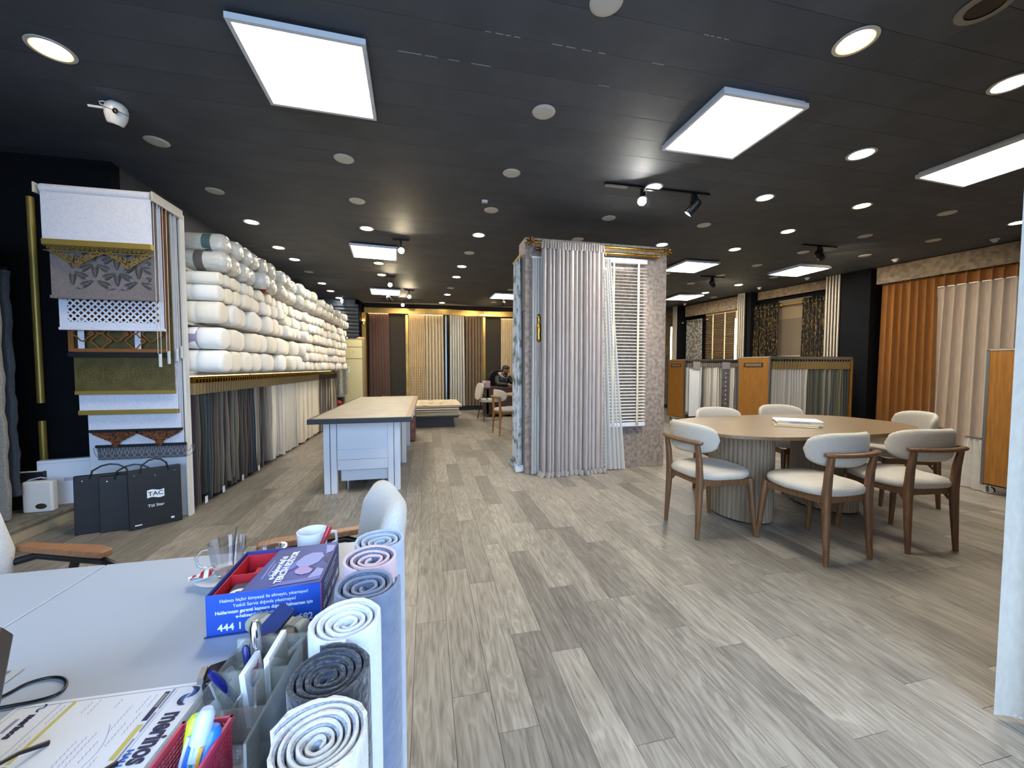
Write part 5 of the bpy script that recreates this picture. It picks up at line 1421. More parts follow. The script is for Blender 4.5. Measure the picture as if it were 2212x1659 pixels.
rolled_rug(-.113, .812, .056, .86, plush('blush_plush','#d3b4bd','#dcc0c7'), weave('slate_backing','#5f6c80','#7d8798'), 'blush pink rolled rug between the pale blue and slate rolls', 3.4, seed=2)
rolled_rug(-.108, .705, .057, .865, plush('slate_plush','#6a7388','#757f94'), weave('slate_backing2','#4a556a','#66718a'), 'slate blue rolled rug between the pink and white rolls', 3.6, seed=3)
rolled_rug(-.120, .602, .054, .87, plush('white_plush','#d9dee8','#e2e6ee',.5), weave('white_backing','#d3d8e2','#dfe3ea'), 'fluffy white rolled rug in the middle of the row', 4.2, seed=4, furry=.0012)
rolled_rug(-.123, .497, .050, .872, plush('charcoal_fur','#24272f','#31353f',.7), weave('charcoal_backing','#3c4250','#646c7c'), 'charcoal fur rolled rug with a lighter woven back', 4.6, seed=5, furry=.002)
crm = rolled_rug(-.109, .398, .048, .882, plush('cream_fur','#cfcac0','#dad6ce',.7), weave('grey_blue_backing','#9da4b2','#bcc2cc'), 'cream fur rolled rug with a grey-blue woven back', 5.6, seed=6, furry=.002)
rolled_rug(-.10, .290, .046, .88, plush('pink_grey_fur','#c4a6b2','#cdb2bc',.6), weave('violet_backing','#6d6482','#a39ab4'), 'pink rolled rug cut off at the bottom of the picture', 4.2, seed=7, furry=.0015)
# tassel on the white roll and loose end of the cream roll
def on_rug(rug, pts):
    iv = Matrix.Rotation(-rug.rotation_euler.z, 4, 'Z') @ Matrix.Translation(-rug.location)
    return [iv @ Vector(p) for p in pts]
wh = [o for o in COL.objects if o.get('label','').startswith('fluffy white')][0]
b = MB(); rg = random.Random(9)
for k in range(26):
    s = rg.uniform(-1,1); e = (-.250+rg.uniform(-.012,.01), .664+s*.022, .757+rg.uniform(-.003,.004))
    b.tube(on_rug(wh, [(-.180,.652,.835),(-.222,.66+s*.012,.79),e]), .0011, 4)
o = b.build('tassel_threads', M['white_print'], wh); o['kind'] = 'stuff'; o['label'] = 'white thread tassel'
MB().ell(on_rug(wh, [(-.172,.648,.842)])[0],(.010,.010,.009),12,8).build('tassel_knot', M['white_print'], wh, smooth=True)
# loose woven end of the cream roll
P = [(-.150,.425),(-.158,.405),(-.166,.38),(-.176,.352),(-.182,.33)]
b = MB(); n = len(P)
vv = []
for (x, y) in P:
    for z in (0, .5, .845): vv += on_rug(crm, [(x, y, z), (x-.007, y-.002, z)])
fs = []
for i in range(n-1):
    for k in range(2):
        o = i*6+2*k; fs += [(o, o+6, o+8, o+2), (o+1, o+3, o+9, o+7)]
    o = i*6+4; fs.append((o, o+6, o+7, o+1))
fs += [((n-1)*6, (n-1)*6+1, (n-1)*6+3, (n-1)*6+2), ((n-1)*6+2, (n-1)*6+3, (n-1)*6+5, (n-1)*6+4)]
b.add(vv, fs).build('loose_end', MATS['grey_blue_backing'], crm, smooth=40)

# blue carton with open lid
bx = thing('blue_carton', 'blue printed carton with a red tray inside, half covered by its lid', 'carton', (-.402, .795, ZD), radians(1.5))
BWd, BDp, BH = .195, .178, .078
blue = mat('blue_print_card','#1f4fb4',.45, col2='#2354ba', scale=3); navy = mat('navy_print_card','#2d3a80',.45); redc = mat('red_tray_card','#b51f2c',.5)
MB().box(0,BWd,0,.002,0,BH).build('front_wall', blue, bx)
MB().box(0,BWd,BDp-.002,BDp,0,BH).build('back_wall', navy, bx)
MB().box(0,.002,.002,BDp-.002,0,BH).build('side_wall', navy, bx)
MB().box(BWd-.002,BWd,.002,BDp-.002,0,BH).build('side_wall', navy, bx)
MB().box(.002,BWd-.002,.002,BDp-.002,0,.002).build('base', navy, bx)
MB().box(-.003,BWd+.002,-.003,0,0,.0025).build('base_lip', navy, bx)
MB().box(BWd-.0005,BWd+.0006,-.0006,.0005,.004,BH).build('pink_edge', mat('pink_edge','#c9497f',.5), bx)
tr = MB().box(.006,.1,.006,BDp-.006,.035,.037).build('red_tray', redc, bx)
for x0, x1, y0, y1 in ((.006,.008,.006,BDp-.006),(.008,.1,.006,.008),(.008,.1,BDp-.008,BDp-.006),(.008,.1,.082,.084)):
    MB().box(x0,x1,y0,y1,.037,BH-.006).build('tray_wall', redc, tr)
MB().box(.03,.085,.1,.155,.037,.05).build('red_packet', mat('red_packet','#c22a34',.4), bx, bev=.002)
for k in range(3): MB().box(.045+k*.009,.049+k*.009,.108,.148-.008*k,.0501,.0504).build('packet_print', M['white_print'], bx)
MB().box(.02,.08,.015,.07,.037,.062).build('dark_pouch', mat('dark_pouch','#232437',.45), bx, bev=.004)
MB().lathe([(1e-6,.001),(.014,.001),(.014,0)],18,(.04,.03,.0622)).build('white_badge', M['white_print'], bx)
MB().box(.036,.052,.027,.033,.0633,.0636).build('badge_bar', mat('dark_pouch','#232437',.45), bx)
# lid: an inner flap covering the far-right part, with the printed photograph
ld = MB().add([(.052,.003,BH-.004),(BWd,.0,BH+.002),(BWd,BDp,BH+.002),(.07,BDp,BH-.002),(.052,.003,BH-.0055),(BWd,.0,BH+.0005),(BWd,BDp,BH+.0005),(.07,BDp,BH-.0035)],
         [(0,1,2,3),(7,6,5,4),(0,4,5,1),(1,5,6,2),(2,6,7,3),(3,7,4,0)]).build('lid', mat('indigo_print','#3a4d92',.4, col2='#2c3a78', scale=9), bx)
zl = BH+.0016
def lidpoly(name, pts, m, dz=0):
    n = len(pts)
    MB().add([(x*1.0, y, BH-.0035+.0055*((x-.052)/.143)+.0008+dz) for x, y in pts], [tuple(range(n))]).build(name, m, ld)
pale = mat('print_pale_violet','#8f97cc',.4); mid_ = mat('print_mid_violet','#5f6bb0',.4); drk = mat('print_dark_blue','#1f2a5c',.4); skin_p = mat('print_skin_violet','#a58fc0',.4)
lidpoly('print_figure', [(.125,.10),(.135,.125),(.15,.135),(.17,.13),(.178,.11),(.172,.085),(.155,.07),(.138,.072),(.128,.085)], pale)
lidpoly('print_face', [(.138,.072),(.155,.07),(.168,.055),(.165,.042),(.15,.038),(.136,.048),(.132,.062)], skin_p, .0002)
lidpoly('print_hair', [(.155,.072),(.17,.066),(.172,.05),(.165,.042),(.168,.055)], drk, .0004)
lidpoly('print_sleeve', [(.1,.1),(.125,.10),(.13,.075),(.115,.06),(.098,.075)], mid_, .0001)
lidpoly('print_glass', [(.165,.02),(.19,.025),(.19,.05),(.175,.06)], pale, .0003)
lidpoly('print_glass', [(.18,.12),(.192,.13),(.192,.16),(.172,.165)], pale, .0003)
lidpoly('print_bench', [(.10,.008),(.19,.01),(.19,.024),(.12,.022)], mid_, .0001)
lidpoly('print_shadow', [(.178,.1),(.192,.075),(.192,.12)], drk, .0002)
vdir = (.0,1,0); udir = (-1,.0,0)
text_on("e-halıservisi'ni", .0175, M['white_print'], ld, (.094,.086,BH-.0010), vdir, udir, bold=.0004)
text_on('TERCİH EDİYOR', .0175, M['white_print'], ld, (.112,.086,BH-.0003), vdir, udir, bold=.0006)
for xk, y0, y1 in ((.075,.045,.12),(.0815,.06,.105)): MB().box(xk,xk+.003,y0,y1,BH-.0030,BH-.0012).build('small_print', mat('print_grey_violet','#7f88bd',.5), ld)
fz = -.0006
for s_, sz, z, b_ in (('Halınızı hiçbir kimyasal ile silmeyin, yıkamayın!',.0088,.0655,0),('Yetkili Servis dışında yıkatmayın!',.0088,.0545,0),
                   ('Halılarınızın garanti kapsamı dışında kalmaması için',.0088,.0435,.0002),('e-halıservisi ile iletişime geçin.',.0088,.0335,.0002)):
    text_on(s_, sz, M['white_print'], bx, (BWd*.5, fz, z), (1,0,0), (0,0,1), bold=b_, sx=.92)
text_on('444 1 682   444 1 682', .0185, M['white_print'], bx, (.018, fz, .0145), (1,0,0), (0,0,1), bold=.0004, align='LEFT', sx=.98)
sx_ = BWd+.0006
for k in range(3): MB().box(BWd,sx_,.03,.15-.02*k,.062-.008*k,.0635-.008*k).build('side_print', M['white_print'], bx)
text_on('4441 682 · 444 1 682', .017, M['white_print'], bx, (sx_, BDp*.5, .02), (0,1,0), (0,0,1), bold=.0004)

# cup, bowl, mug
glass = mat('clear_glass','#eef2f2',.03, trans=1, ior=1.45); MATS['clear_glass'] = glass
def glassify(col=(.93,.95,.96,1), haze=0):
    m = bpy.data.materials.new('thin_glass'); m.use_nodes = True; nt = m.node_tree
    for n in list(nt.nodes): nt.nodes.remove(n)
    out = _n(nt,'ShaderNodeOutputMaterial'); tr_ = _n(nt,'ShaderNodeBsdfTransparent'); gl = _n(nt,'ShaderNodeBsdfGlossy'); mx = _n(nt,'ShaderNodeMixShader'); lw = _n(nt,'ShaderNodeLayerWeight')
    tr_.inputs[0].default_value = col; gl.inputs['Roughness'].default_value = .06; lw.inputs['Blend'].default_value = .35
    mr = _n(nt,'ShaderNodeMapRange'); mr.inputs[3].default_value = .06; mr.inputs[4].default_value = .75
    nt.links.new(lw.outputs['Facing'], mr.inputs[0]); nt.links.new(mr.outputs[0], mx.inputs[0])
    nt.links.new(tr_.outputs[0], mx.inputs[1]); nt.links.new(gl.outputs[0], mx.inputs[2])
    if haze:
        df = _n(nt,'ShaderNodeBsdfDiffuse'); df.inputs[0].default_value = (.62,.64,.58,1); m2 = _n(nt,'ShaderNodeMixShader'); m2.inputs[0].default_value = haze
        nt.links.new(mx.outputs[0], m2.inputs[1]); nt.links.new(df.outputs[0], m2.inputs[2]); nt.links.new(m2.outputs[0], out.inputs[0])
    else: nt.links.new(mx.outputs[0], out.inputs[0])
    return m
TG = glassify(); TG2 = glassify((.93,.92,.92,1)); AC = glassify((.93,.94,.93,1), .14)
t = thing('saucer', 'white saucer under the glass cup on the desk', 'saucer', (-.468, 1.015, ZD))
MB().lathe([(1e-6,.003),(.03,.003),(.058,.012),(.06,.014),(.057,.014),(.03,.006),(1e-6,.006)], 36).build('dish', M['white_plastic'], t, smooth=60)
MB().lathe([(.03,0),(.032,0),(.032,.003),(.03,.003),(.03,0)], 30, caps=False).build('foot_ring', M['white_plastic'], t)
t = thing('glass_cup', 'empty smeared glass cup with a steel spoon on the white saucer', 'cup', (-.466, 1.02, ZD+.0065))
MB().lathe([(1e-6,.0),(.02,0),(.026,.008),(.033,.04),(.0385,.082),(.0375,.082),(.031,.04),(.024,.01),(1e-6,.006)], 32).build('bowl', TG2, t, smooth=60)
MB().tube([(-.034,-.003,.066),(-.05,-.006,.066),(-.062,-.008,.05),(-.058,-.008,.032),(-.045,-.006,.022),(-.029,-.003,.024)], .0038, 8).build('handle', TG, t, smooth=60)
MB().lathe([(1e-6,.0062),(.023,.0105),(.022,.012),(1e-6,.0085)], 24).build('tea_dregs', mat('pale_dregs','#b3969c',.4), t, smooth=60)
sp = MB().tube([(.012,-.004,.014),(.012,.004,.06),(.016,.01,.112)], [.002,.0018,.003], 8, flat=(1.6,.5)).build('spoon', M['steel'], t, smooth=60)
MB().ell((.01,-.007,.014),(.009,.012,.003),12,8).build('spoon_bowl', M['steel'], sp, smooth=True)
t = thing('sugar_packet', 'crumpled red and white sugar packet on the saucer', 'packet', (-.512, 1.002, ZD+.014), .5)
pk = MB().grid(lambda u, v: (-.024+.048*u, -.014+.028*v, .004+.006*sin(u*7)*sin(v*5+1)+.004*u), 8, 6).grid(lambda u, v: (-.024+.048*u, -.014+.028*v, .0005), 2, 2).build('paper', M['white_print'], t, smooth=True)
for k in range(3): MB().grid(lambda u, v: (-.022+.016*k+.007*u+.006*v, -.014+.028*v, .0052+.006*sin((( -.022+.016*k+.007*u+.006*v)+.024)/.048*7)*sin(v*5+1)+.004*((-.022+.016*k+.007*u+.006*v)+.024)/.048), 3, 6).build('red_stripe', mat('red_stripe','#b3212c',.5), pk)
t = thing('glass_bowl', 'small clear glass bowl behind the blue carton', 'bowl', (-.392, 1.085, ZD))
MB().lathe([(1e-6,0),(.018,0),(.024,.008),(.03,.034),(.0285,.034),(.022,.01),(1e-6,.005)], 28).build('bowl', TG, t, smooth=60)
MB().lathe([(.0275,.033),(.0312,.033),(.0312,.0355),(.0275,.0355),(.0275,.033)], 28, caps=False).build('rim', TG, t, smooth=60)
t = thing('mug', 'plain white mug behind the blue carton', 'mug', (-.296, 1.075, ZD))
MB().lathe([(1e-6,0),(.03,0),(.033,.004),(.0365,.075),(.034,.075),(.031,.006),(1e-6,.005)], 30).build('mug_body', mat('white_glaze','#e2e4e6',.15), t, smooth=60)
MB().tube([(.03,.02,.06),(.05,.03,.055),(.052,.03,.03),(.03,.02,.018)], .004, 8).build('handle', mat('white_glaze','#e2e4e6',.15), t, smooth=60)
t = thing('red_pen', 'red capped pen sticking up behind the blue carton', 'pen', (-.262, 1.045, ZD))
MB().tube([(-.02,-.02,.004),(.005,.005,.068)], .006, 10).build('barrel', mat('red_plastic','#a01e28',.4), t, smooth=60); MB().tube([(.005,.005,.068),(.013,.012,.088)], .0068, 10).build('cap', mat('red_plastic2','#b8242e',.35), t, smooth=60)

# beige stapler
t = thing('stapler', 'beige desk stapler lying before the blue carton', 'stapler', (-.268, .752, ZD), radians(-22))
beige = mat('beige_plastic','#a9aa98',.45)
MB().box(-.058,.058,-.016,.016,.022,.046).build('upper_arm', beige, t, bev=.009, seg=3)
MB().box(-.055,.058,-.018,.018,0,.009).build('base', beige, t, bev=.004)
MB().box(-.045,.02,-.008,.008,.009,.022).build('magazine', M['black_plastic'], t)
MB().box(-.04,-.028,-.013,.013,.046,.0465).build('grip_mark', mat('grip_grey','#8a8c80',.5), t); MB().box(.03,.042,-.013,.013,.046,.0465).build('grip_mark', mat('grip_grey','#8a8c80',.5), t)
# navy phone / terminal leaning on the black tape dispenser
t = thing('tape_dispenser', 'black tape dispenser behind the clear organiser', 'tape dispenser', (-.272, .692, ZD), radians(14))
MB().prism([(-.075,0),(.05,0),(.058,.02),(.05,.045),(.02,.05),(-.05,.02),(-.075,.018)], -.022, .022, Matrix.Rotation(radians(90),4,'X')).build('body', M['black_plastic'], t, bev=.004)
MB().tube([(.012,-.016,.035),(.012,.016,.035)], .026, 24).build('tape_roll', mat('amber_tape','#5c574c',.25), t, smooth=40)
MB().box(-.082,-.074,-.014,.014,.014,.022).build('cutter', M['steel'], t)
t = thing('notebook', 'small navy notebook leaning over the tape dispenser', 'notebook', (-.256, .703, ZD+.068), radians(52))
c = MB().box(-.03,.03,-.014,.014,-.004,.004).build('cover', mat('navy_cover','#1f2f66',.45), t, bev=.002); c.rotation_euler = (radians(35), radians(-28), 0)
MB().box(-.029,.0295,-.0155,-.0135,-.003,.003).build('page_edge', M['black_plastic'], c)

# clear acrylic organiser
og = thing('desk_organiser', 'clear acrylic desk organiser with compartments beside the rolled rugs', 'organiser', (-.236, .522, ZD), radians(-4))
def acr(x0,x1,y0,y1,z0,z1,nm='clear_wall'): MB().box(x0,x1,y0,y1,z0,z1).build(nm, AC, og)
acr(-.05,.05,-.075,.1,0,.003,'clear_base')
acr(.047,.05,-.075,.1,.003,.1); acr(-.05,-.047,-.075,.1,.003,.085)
acr(-.047,.047,.097,.1,.003,.1); acr(-.047,.047,.045,.048,.003,.09); acr(-.047,.047,.0,.003,.003,.075); acr(-.047,.047,-.075,-.072,.003,.055)
acr(-.01,-.007,.003,.045,.003,.07); acr(.02,.023,.003,.097,.003,.1)
MB().box(-.045,.045,-.07,-.002,.03,.032).build('clear_shelf', AC, og)
def card(name, lab, x, y, z, w, h, a, tilt, m, n=1):
    t = thing(name, lab, 'card', (x, y, z), a, 'cards in the clear organiser')
    c = MB().box(-w/2,w/2,-.0012*n,.0012*n,0,h).build('card_stack', m, t, bev=.0008); c.rotation_euler = (tilt,0,0); return t, c
t, c = card('business_cards','stack of white business cards with a red and blue emblem in the organiser',-.234,.577,ZD+.02,.046,.075,radians(88),-.1,M['paper'],3)
MB().lathe([(1e-6,.0005),(.016,.0005),(.016,0)],24,(.002,-.0038,.055),Matrix.Rotation(radians(90),3,'X'),sx=1,sy=.75).build('emblem_ground', mat('emblem_grey','#b9bcc4',.5), c)
MB().prism([(-.012,0),(-.004,.01),(.004,.004),(.01,.012),(.006,-.002),(-.004,-.002)],0,.0003,Matrix.Translation((.002,-.0046,.058)) @ Matrix.Rotation(radians(90),4,'X')).build('emblem_red', mat('emblem_red','#b0343c',.5), c)
MB().box(-.01,.012,-.0048,-.0044,.046,.05).build('emblem_blue', M['ink_blue'], c)
t, c = card('business_cards','tall stack of plain white cards at the back of the organiser',-.212,.594,ZD+.02,.06,.085,radians(88),-.04,M['paper'],3)
t, c = card('name_card','white card lettered BANI standing in the organiser',-.272,.548,ZD+.01,.03,.05,radians(70),-.25,M['paper'],2)
text_on('BANI', .012, M['ink'], c, (.004,-.0028,.022), (0,0,1), (-1,0,0), bold=.0003)
t, c = card('name_card','blank white card with a printed slot leaning out of the organiser',-.266,.592,ZD+.02,.034,.052,radians(66),-.5,M['paper'],2)
MB().box(-.008,.008,-.0028,-.0024,.036,.04).build('printed_slot', M['ink_grey'], c)
def pen(lab, base, tip, r, body, capm, name='pen', nib=None):
    b_ = Vector(base); p_ = Vector(tip); t = thing(name, lab, 'pen', base)
    d = p_-b_
    MB().tube([(0,0,0), d*.62], r, 12).build('barrel', body, t, smooth=50)
    MB().tube([d*.62, d*.95, d], [r*1.06, r*1.02, r*.6], 12).build('cap', capm, t, smooth=50)
    return t
bluep = mat('blue_pen_plastic','#16206b',.25); chrm = M['chrome']
pen('blue ballpoint pen leaning out towards the form', (-.250,.590,ZD+.015), (-.281,.560,ZD+.102), .0045, bluep, bluep)
pen('second blue ballpoint pen standing beside the silver pen', (-.246,.596,ZD+.02), (-.259,.606,ZD+.1), .0043, bluep, bluep)
pen('thick silver metal pen standing upright in the organiser', (-.243,.604,ZD+.01), (-.247,.610,ZD+.132), .0075, M['steel'], chrm)
t = thing('binder_clip', 'black binder clip at the corner of the printed form', 'clip', (-.318, .640, ZD+.005), radians(35))
MB().prism([(-.012,0),(.012,0),(.003,.014),(-.003,.014)], -.012, .012, Matrix.Rotation(radians(90),4,'X')).build('jaw', M['black_plastic'], t, bev=.001)
MB().tube([(-.006,0,.012),(-.01,0,.03),(.01,0,.03),(.006,0,.012)], .0012, 6).build('wire_lever', M['black_metal'], t)

# pink mesh pen cup
pc = thing('pen_cup', 'pink metal mesh pen cup at the bottom of the picture', 'pen cup', (-.25, .455, ZD), radians(-3))
pink = mat('pink_mesh','#b0304f',.5); 
PXs, PYs, PH = .024, .032, .098
for a in range(4):
    m = Matrix.Rotation(a*pi/2,4,'Z'); b = MB(); PXs, PYs = ((.024,.032) if a % 2 == 0 else (.032,.024))
    for k in range(19):
        z = .004+k*.0049; b.add([m @ Vector(p) for p in [(-PXs,-PYs-.0006,z),(PXs,-PYs-.0006,z),(PXs,-PYs-.0006,z+.0022),(-PXs,-PYs-.0006,z+.0022),(-PXs,-PYs+.0006,z),(PXs,-PYs+.0006,z),(PXs,-PYs+.0006,z+.0022),(-PXs,-PYs+.0006,z+.0022)]],[(0,1,2,3),(7,6,5,4),(3,2,6,7),(0,4,5,1)])
    for k in range(12):
        x = -PXs+.002+k*(2*PXs-.004)/11; b.add([m @ Vector(p) for p in [(x-.001,-PYs-.0008,0),(x+.001,-PYs-.0008,0),(x+.001,-PYs-.0008,PH),(x-.001,-PYs-.0008,PH)]],[(0,1,2,3)])
    o = b.build('mesh_side', pink, pc); o['kind'] = 'stuff'
    MB().add([m @ Vector(p) for p in [(-PXs-.002,-PYs-.002,PH-.006),(PXs+.002,-PYs-.002,PH-.006),(PXs+.002,-PYs-.002,PH),(-PXs-.002,-PYs-.002,PH),(-PXs-.002,-PYs+.001,PH-.006),(PXs+.002,-PYs+.001,PH-.006),(PXs+.002,-PYs+.001,PH),(-PXs-.002,-PYs+.001,PH)]],
             [(0,1,2,3),(7,6,5,4),(3,2,6,7),(0,4,5,1)]).build('rim', mat('pink_rim','#bf3c5c',.4), pc)
MB().box(-.024,.024,-.032,.032,0,.003).build('base', pink, pc)
pen('multicolour clicker pen with a pale blue barrel in the pink cup', (-.258,.440,ZD+.01), (-.236,.464,ZD+.13), .0085, mat('pale_blue_plastic','#8a9fe0',.25), mat('frosted_plastic','#b3c6e0',.3))
t = [o for o in bpy.data.objects if o.get('label','').startswith('multicolour')][0]
dv = Vector((.022,.024,.12)); sd = dv.cross(Vector((0,-1,.2))).normalized(); fo = sd.cross(dv).normalized()
if fo.y > 0: fo = -fo
for k, c_ in enumerate(('#2f6bd0','#2f8f6a','#d9a83a')):
    MB().tube([dv*.45+sd*(k-1)*.0055+fo*.0068, dv*.74+sd*(k-1)*.0055+fo*.0068], .0022, 6).build('colour_slider', mat('slider'+c_,c_,.35), t)
MB().tube([dv*.78-sd*.011, dv*.6-sd*.0125, dv*.4-sd*.0115], .002, 8).build('pocket_clip', mat('clip_white','#c6cbe8',.3), t)
pen('neon yellow highlighter in the pink cup', (-.264,.458,ZD+.01), (-.252,.474,ZD+.116), .0075, M['black_plastic'], mat('neon_yellow','#b9e01f',.35), 'highlighter')
pen('bright blue highlighter in the pink cup', (-.248,.436,ZD+.01), (-.232,.466,ZD+.108), .009, mat('bright_blue','#1f62d0',.3), mat('bright_blue2','#2a78e8',.25), 'highlighter')
pen('violet marker low in the pink cup', (-.236,.432,ZD+.01), (-.231,.44,ZD+.082), .007, mat('violet_plastic','#5a3f9a',.3), mat('violet_plastic','#5a3f9a',.3), 'marker')

# printed forms
pp = thing('order_form', 'printed order form with a large merinos heading on the desk', 'form', (0,0,ZD))
# sheet corners: head edge towards the organiser, reading direction towards the photographer
A_ = Vector((-.331,.682,0)); ex = Vector((-.03,-1.0,0)).normalized(); ey = Vector((1,-.03,0)).normalized()   # ex reading direction, ey = up of the letters
LW, LH = .20, .262   # width along reading direction, height away from heading
def fp(s, t_, z=.0008): p = A_ + ex*s - ey*t_; return (p.x, p.y, z)
def quad(name, s0, s1, t0, t1, m, z=.0012, parent=pp):
    v = [fp(s0,t0,z),fp(s1,t0,z),fp(s1,t1,z),fp(s0,t1,z),fp(s0,t0,z-.0003),fp(s1,t0,z-.0003),fp(s1,t1,z-.0003),fp(s0,t1,z-.0003)]
    return MB().add(v,[(0,1,2,3),(7,6,5,4),(0,4,5,1),(1,5,6,2),(2,6,7,3),(3,7,4,0)]).build(name, m, parent)
quad('sheet', 0, LW, 0, LH, M['paper'], .0008)
for s0,s1,t0,t1 in ((.006,LW-.004,.004,.0045),(.006,.0065,.004,LH-.006),(.006,LW-.004,.05,.0505),(.006,LW-.004,.0535,.054),(.006,LW-.004,.203,.2036),(.006,LW-.004,LH-.006,LH-.0055)): quad('ruled_line', s0,s1,t0,t1, M['ink_grey'])
text_on('merinos', .037, M['ink'], pp, fp(.092,.028,.0013), ex, ey, bold=.0012, sx=.62)
text_on('HALI', .0105, M['ink_blue'], pp, fp(.118,.0475,.0013), ex, ey, bold=.0005)
def swoosh(s, t_, sc, z=.0014):
    for k, (c_, a0, rr) in enumerate((('ink',0,1),('ink_blue',.45,.8),('ink',pi,1),('ink_blue',pi+.45,.8))):
        b = MB(); P = []
        for q in range(13):
            a = a0+q*.19; off = .5*sc*(1 if k < 2 else -1)
            P.append(fp(s+off*.5+rr*sc*cos(a)*.62, t_-off*.45+rr*sc*sin(a)*.62, z))
        b.tube(P, [.03*sc+.13*sc*sin(pi*q/12) for q in range(13)], 6, flat=(1,.05)); b.build('emblem_swoosh', M[c_], pp)
swoosh(.026, .027, .019)
for k, (s, w) in enumerate(((.008,.035),(.05,.03),(.09,.04),(.14,.03))): quad('small_print', s, s+w, .0545, .0568, M['ink_grey'])
quad('dark_bar', .012, .062, .0585, .0655, M['ink']); quad('bar_label', .016, .04, .0597, .0643, mat('bar_grey','#8a8684',.6), .0014)
quad('yellow_bar', .068, .118, .059, .0655, M['ink_yellow']); quad('yellow_bar', .006, .10, .183, .188, M['ink_yellow']); quad('yellow_bar', .103, LW-.006, .183, .188, M['ink_yellow'])
rg = random.Random(77)
def scribble(s, t_, L, amp=.0013, freq=70):
    n = max(6, int(L*freq*9)); P = [fp(s+L*k/n, t_+amp*sin(k*1.9+s*100)*(.4+.6*rg.random()), .0011) for k in range(n+1)]
    MB().tube(P, .00028, 4, flat=(1,.3)).build('handwriting', mat('pencil_blue','#6a74a8',.7), pp)
for s_, t_, L in ((.015,.074,.022),(.045,.076,.036),(.015,.083,.03),(.06,.085,.035),(.11,.083,.03),(.03,.097,.045),(.085,.1,.03),(.015,.12,.016),(.01,.15,.025),(.07,.112,.055),(.075,.12,.05),(.08,.128,.045),(.012,.194,.03),(.06,.195,.035),(.11,.194,.03),(.13,.1,.04),(.14,.12,.03),(.012,.16,.02)): scribble(s_, t_, L)
MB().tube([fp(.06+.09*k/14, .104-.016*sin(pi*k/14), .0011) for k in range(15)], .0003, 4, flat=(1,.3)).build('handwriting', mat('pencil_blue','#6a74a8',.7), pp)
text_on('merinos', .015, M['ink'], pp, fp(.04,.225,.0013), ex, ey, bold=.0006, sx=.75)
quad('small_print', .026, .048, .237, .242, M['ink_grey'])
swoosh(.011, .224, .0075)
# spectacles on the form
def specs(name, lab, loc, a, flip=1):
    t = thing(name, lab, 'spectacles', loc, a)
    for s in (-1,1):
        MB().tube([(s*.034+.024*cos(q), 0, .018+.017*sin(q)) for q in [2*pi*k/22 for k in range(23)]], .0024, 6, caps=False).build('rim', M['black_plastic'], t, smooth=60)
        MB().tube([(s*.058,0,.024),(s*.064,.012,.024),(s*.066,.06,.018),(s*.064,.115,.010),(s*.06,.14,-.0)], [.003,.003,.0022,.0026,.0034], 8).build('temple', M['black_plastic'], t, smooth=60)
        MB().lathe([(1e-6,.0004),(.0225,.0004),(.0225,-.0004),(1e-6,-.0004)], 24, (s*.034,0,.018), Matrix.Rotation(radians(90),3,'X'), sy=.72).build('lens', TG, t)
    MB().tube([(-.011,0,.022),(0,-.002,.026),(.011,0,.022)], .002, 6).build('bridge', M['black_plastic'], t, smooth=60)
    return t
specs('spectacles', 'black-framed spectacles lying open on the printed form', (-.50, .457, ZD+.0028), radians(-25.5))
# clear folder, black cable loop, monitor corner
t = thing('plastic_folder', 'clear plastic folder lying at the edge of the desk', 'folder', (-.77, .60, ZD))
MB().box(0,.115,0,.175,.0005,.0012).build('sleeve', AC, t); MB().box(.1,.115,0,.175,.0012,.002).build('spine_strip', mat('cloudy_strip','#b0b2b0',.4), t)
MB().box(.0,.05,.01,.08,.0002,.0005).build('blue_insert', mat('sky_blue_sheet','#5f9fe0',.5), t)
t = thing('cable', 'thin black cable forming a loop on the desk', 'cable', (0,0,ZD+.003))
P = [(-.66,.70),(-.632,.712),(-.62,.733),(-.60,.741),(-.58,.738),(-.562,.726),(-.552,.709),(-.556,.698),(-.575,.692),(-.60,.69),(-.62,.688),(-.66,.678)]
MB().tube(curve_pts([(x,y,0) for x,y in P]), .0022, 8).build('cord', M['black_plastic'], t, smooth=60)
MB().tube([(-.66,.70,0),(-.70,.695,0)], .004, 8).build('plug', M['black_plastic'], t, smooth=60)
t = thing('monitor', 'corner of a tilted black monitor at the edge of the picture', 'monitor', (-.712, .497, ZD))
a_ = Vector((.144,.148,.15)); b_ = Vector((.30,-.06,.15)); dn = Vector((-.17,-.125,-.125)); nn = (b_-a_).cross(dn).normalized()*.022
if nn.z > 0: nn = -nn
v_ = [a_, b_, b_+dn, a_+dn]
MB().add([p for p in v_]+[p+nn for p in v_], [(0,1,2,3),(7,6,5,4),(0,4,5,1),(1,5,6,2),(2,6,7,3),(3,7,4,0)]).build('shell', M['black_plastic'], t, bev=.003)
q_ = [a_+(b_-a_)*.06+dn*.2, a_+(b_-a_)*.94+dn*.2, a_+(b_-a_)*.94+dn*.92, a_+(b_-a_)*.06+dn*.92]
MB().add([p-nn*.03 for p in q_]+[p+nn*.2 for p in q_], [(0,1,2,3),(7,6,5,4),(0,4,5,1),(1,5,6,2),(2,6,7,3),(3,7,4,0)]).build('display', mat('grey_screen','#5b6068',.3), t)
MB().tube([a_+dn*.9+nn, Vector((.02,-.02,.006))], .012, 10).build('stand_neck', M['black_plastic'], t)
MB().lathe([(1e-6,0),(.06,0),(.06,.008),(1e-6,.01)], 24, (.02,-.02,0)).build('stand_base', M['black_plastic'], t)

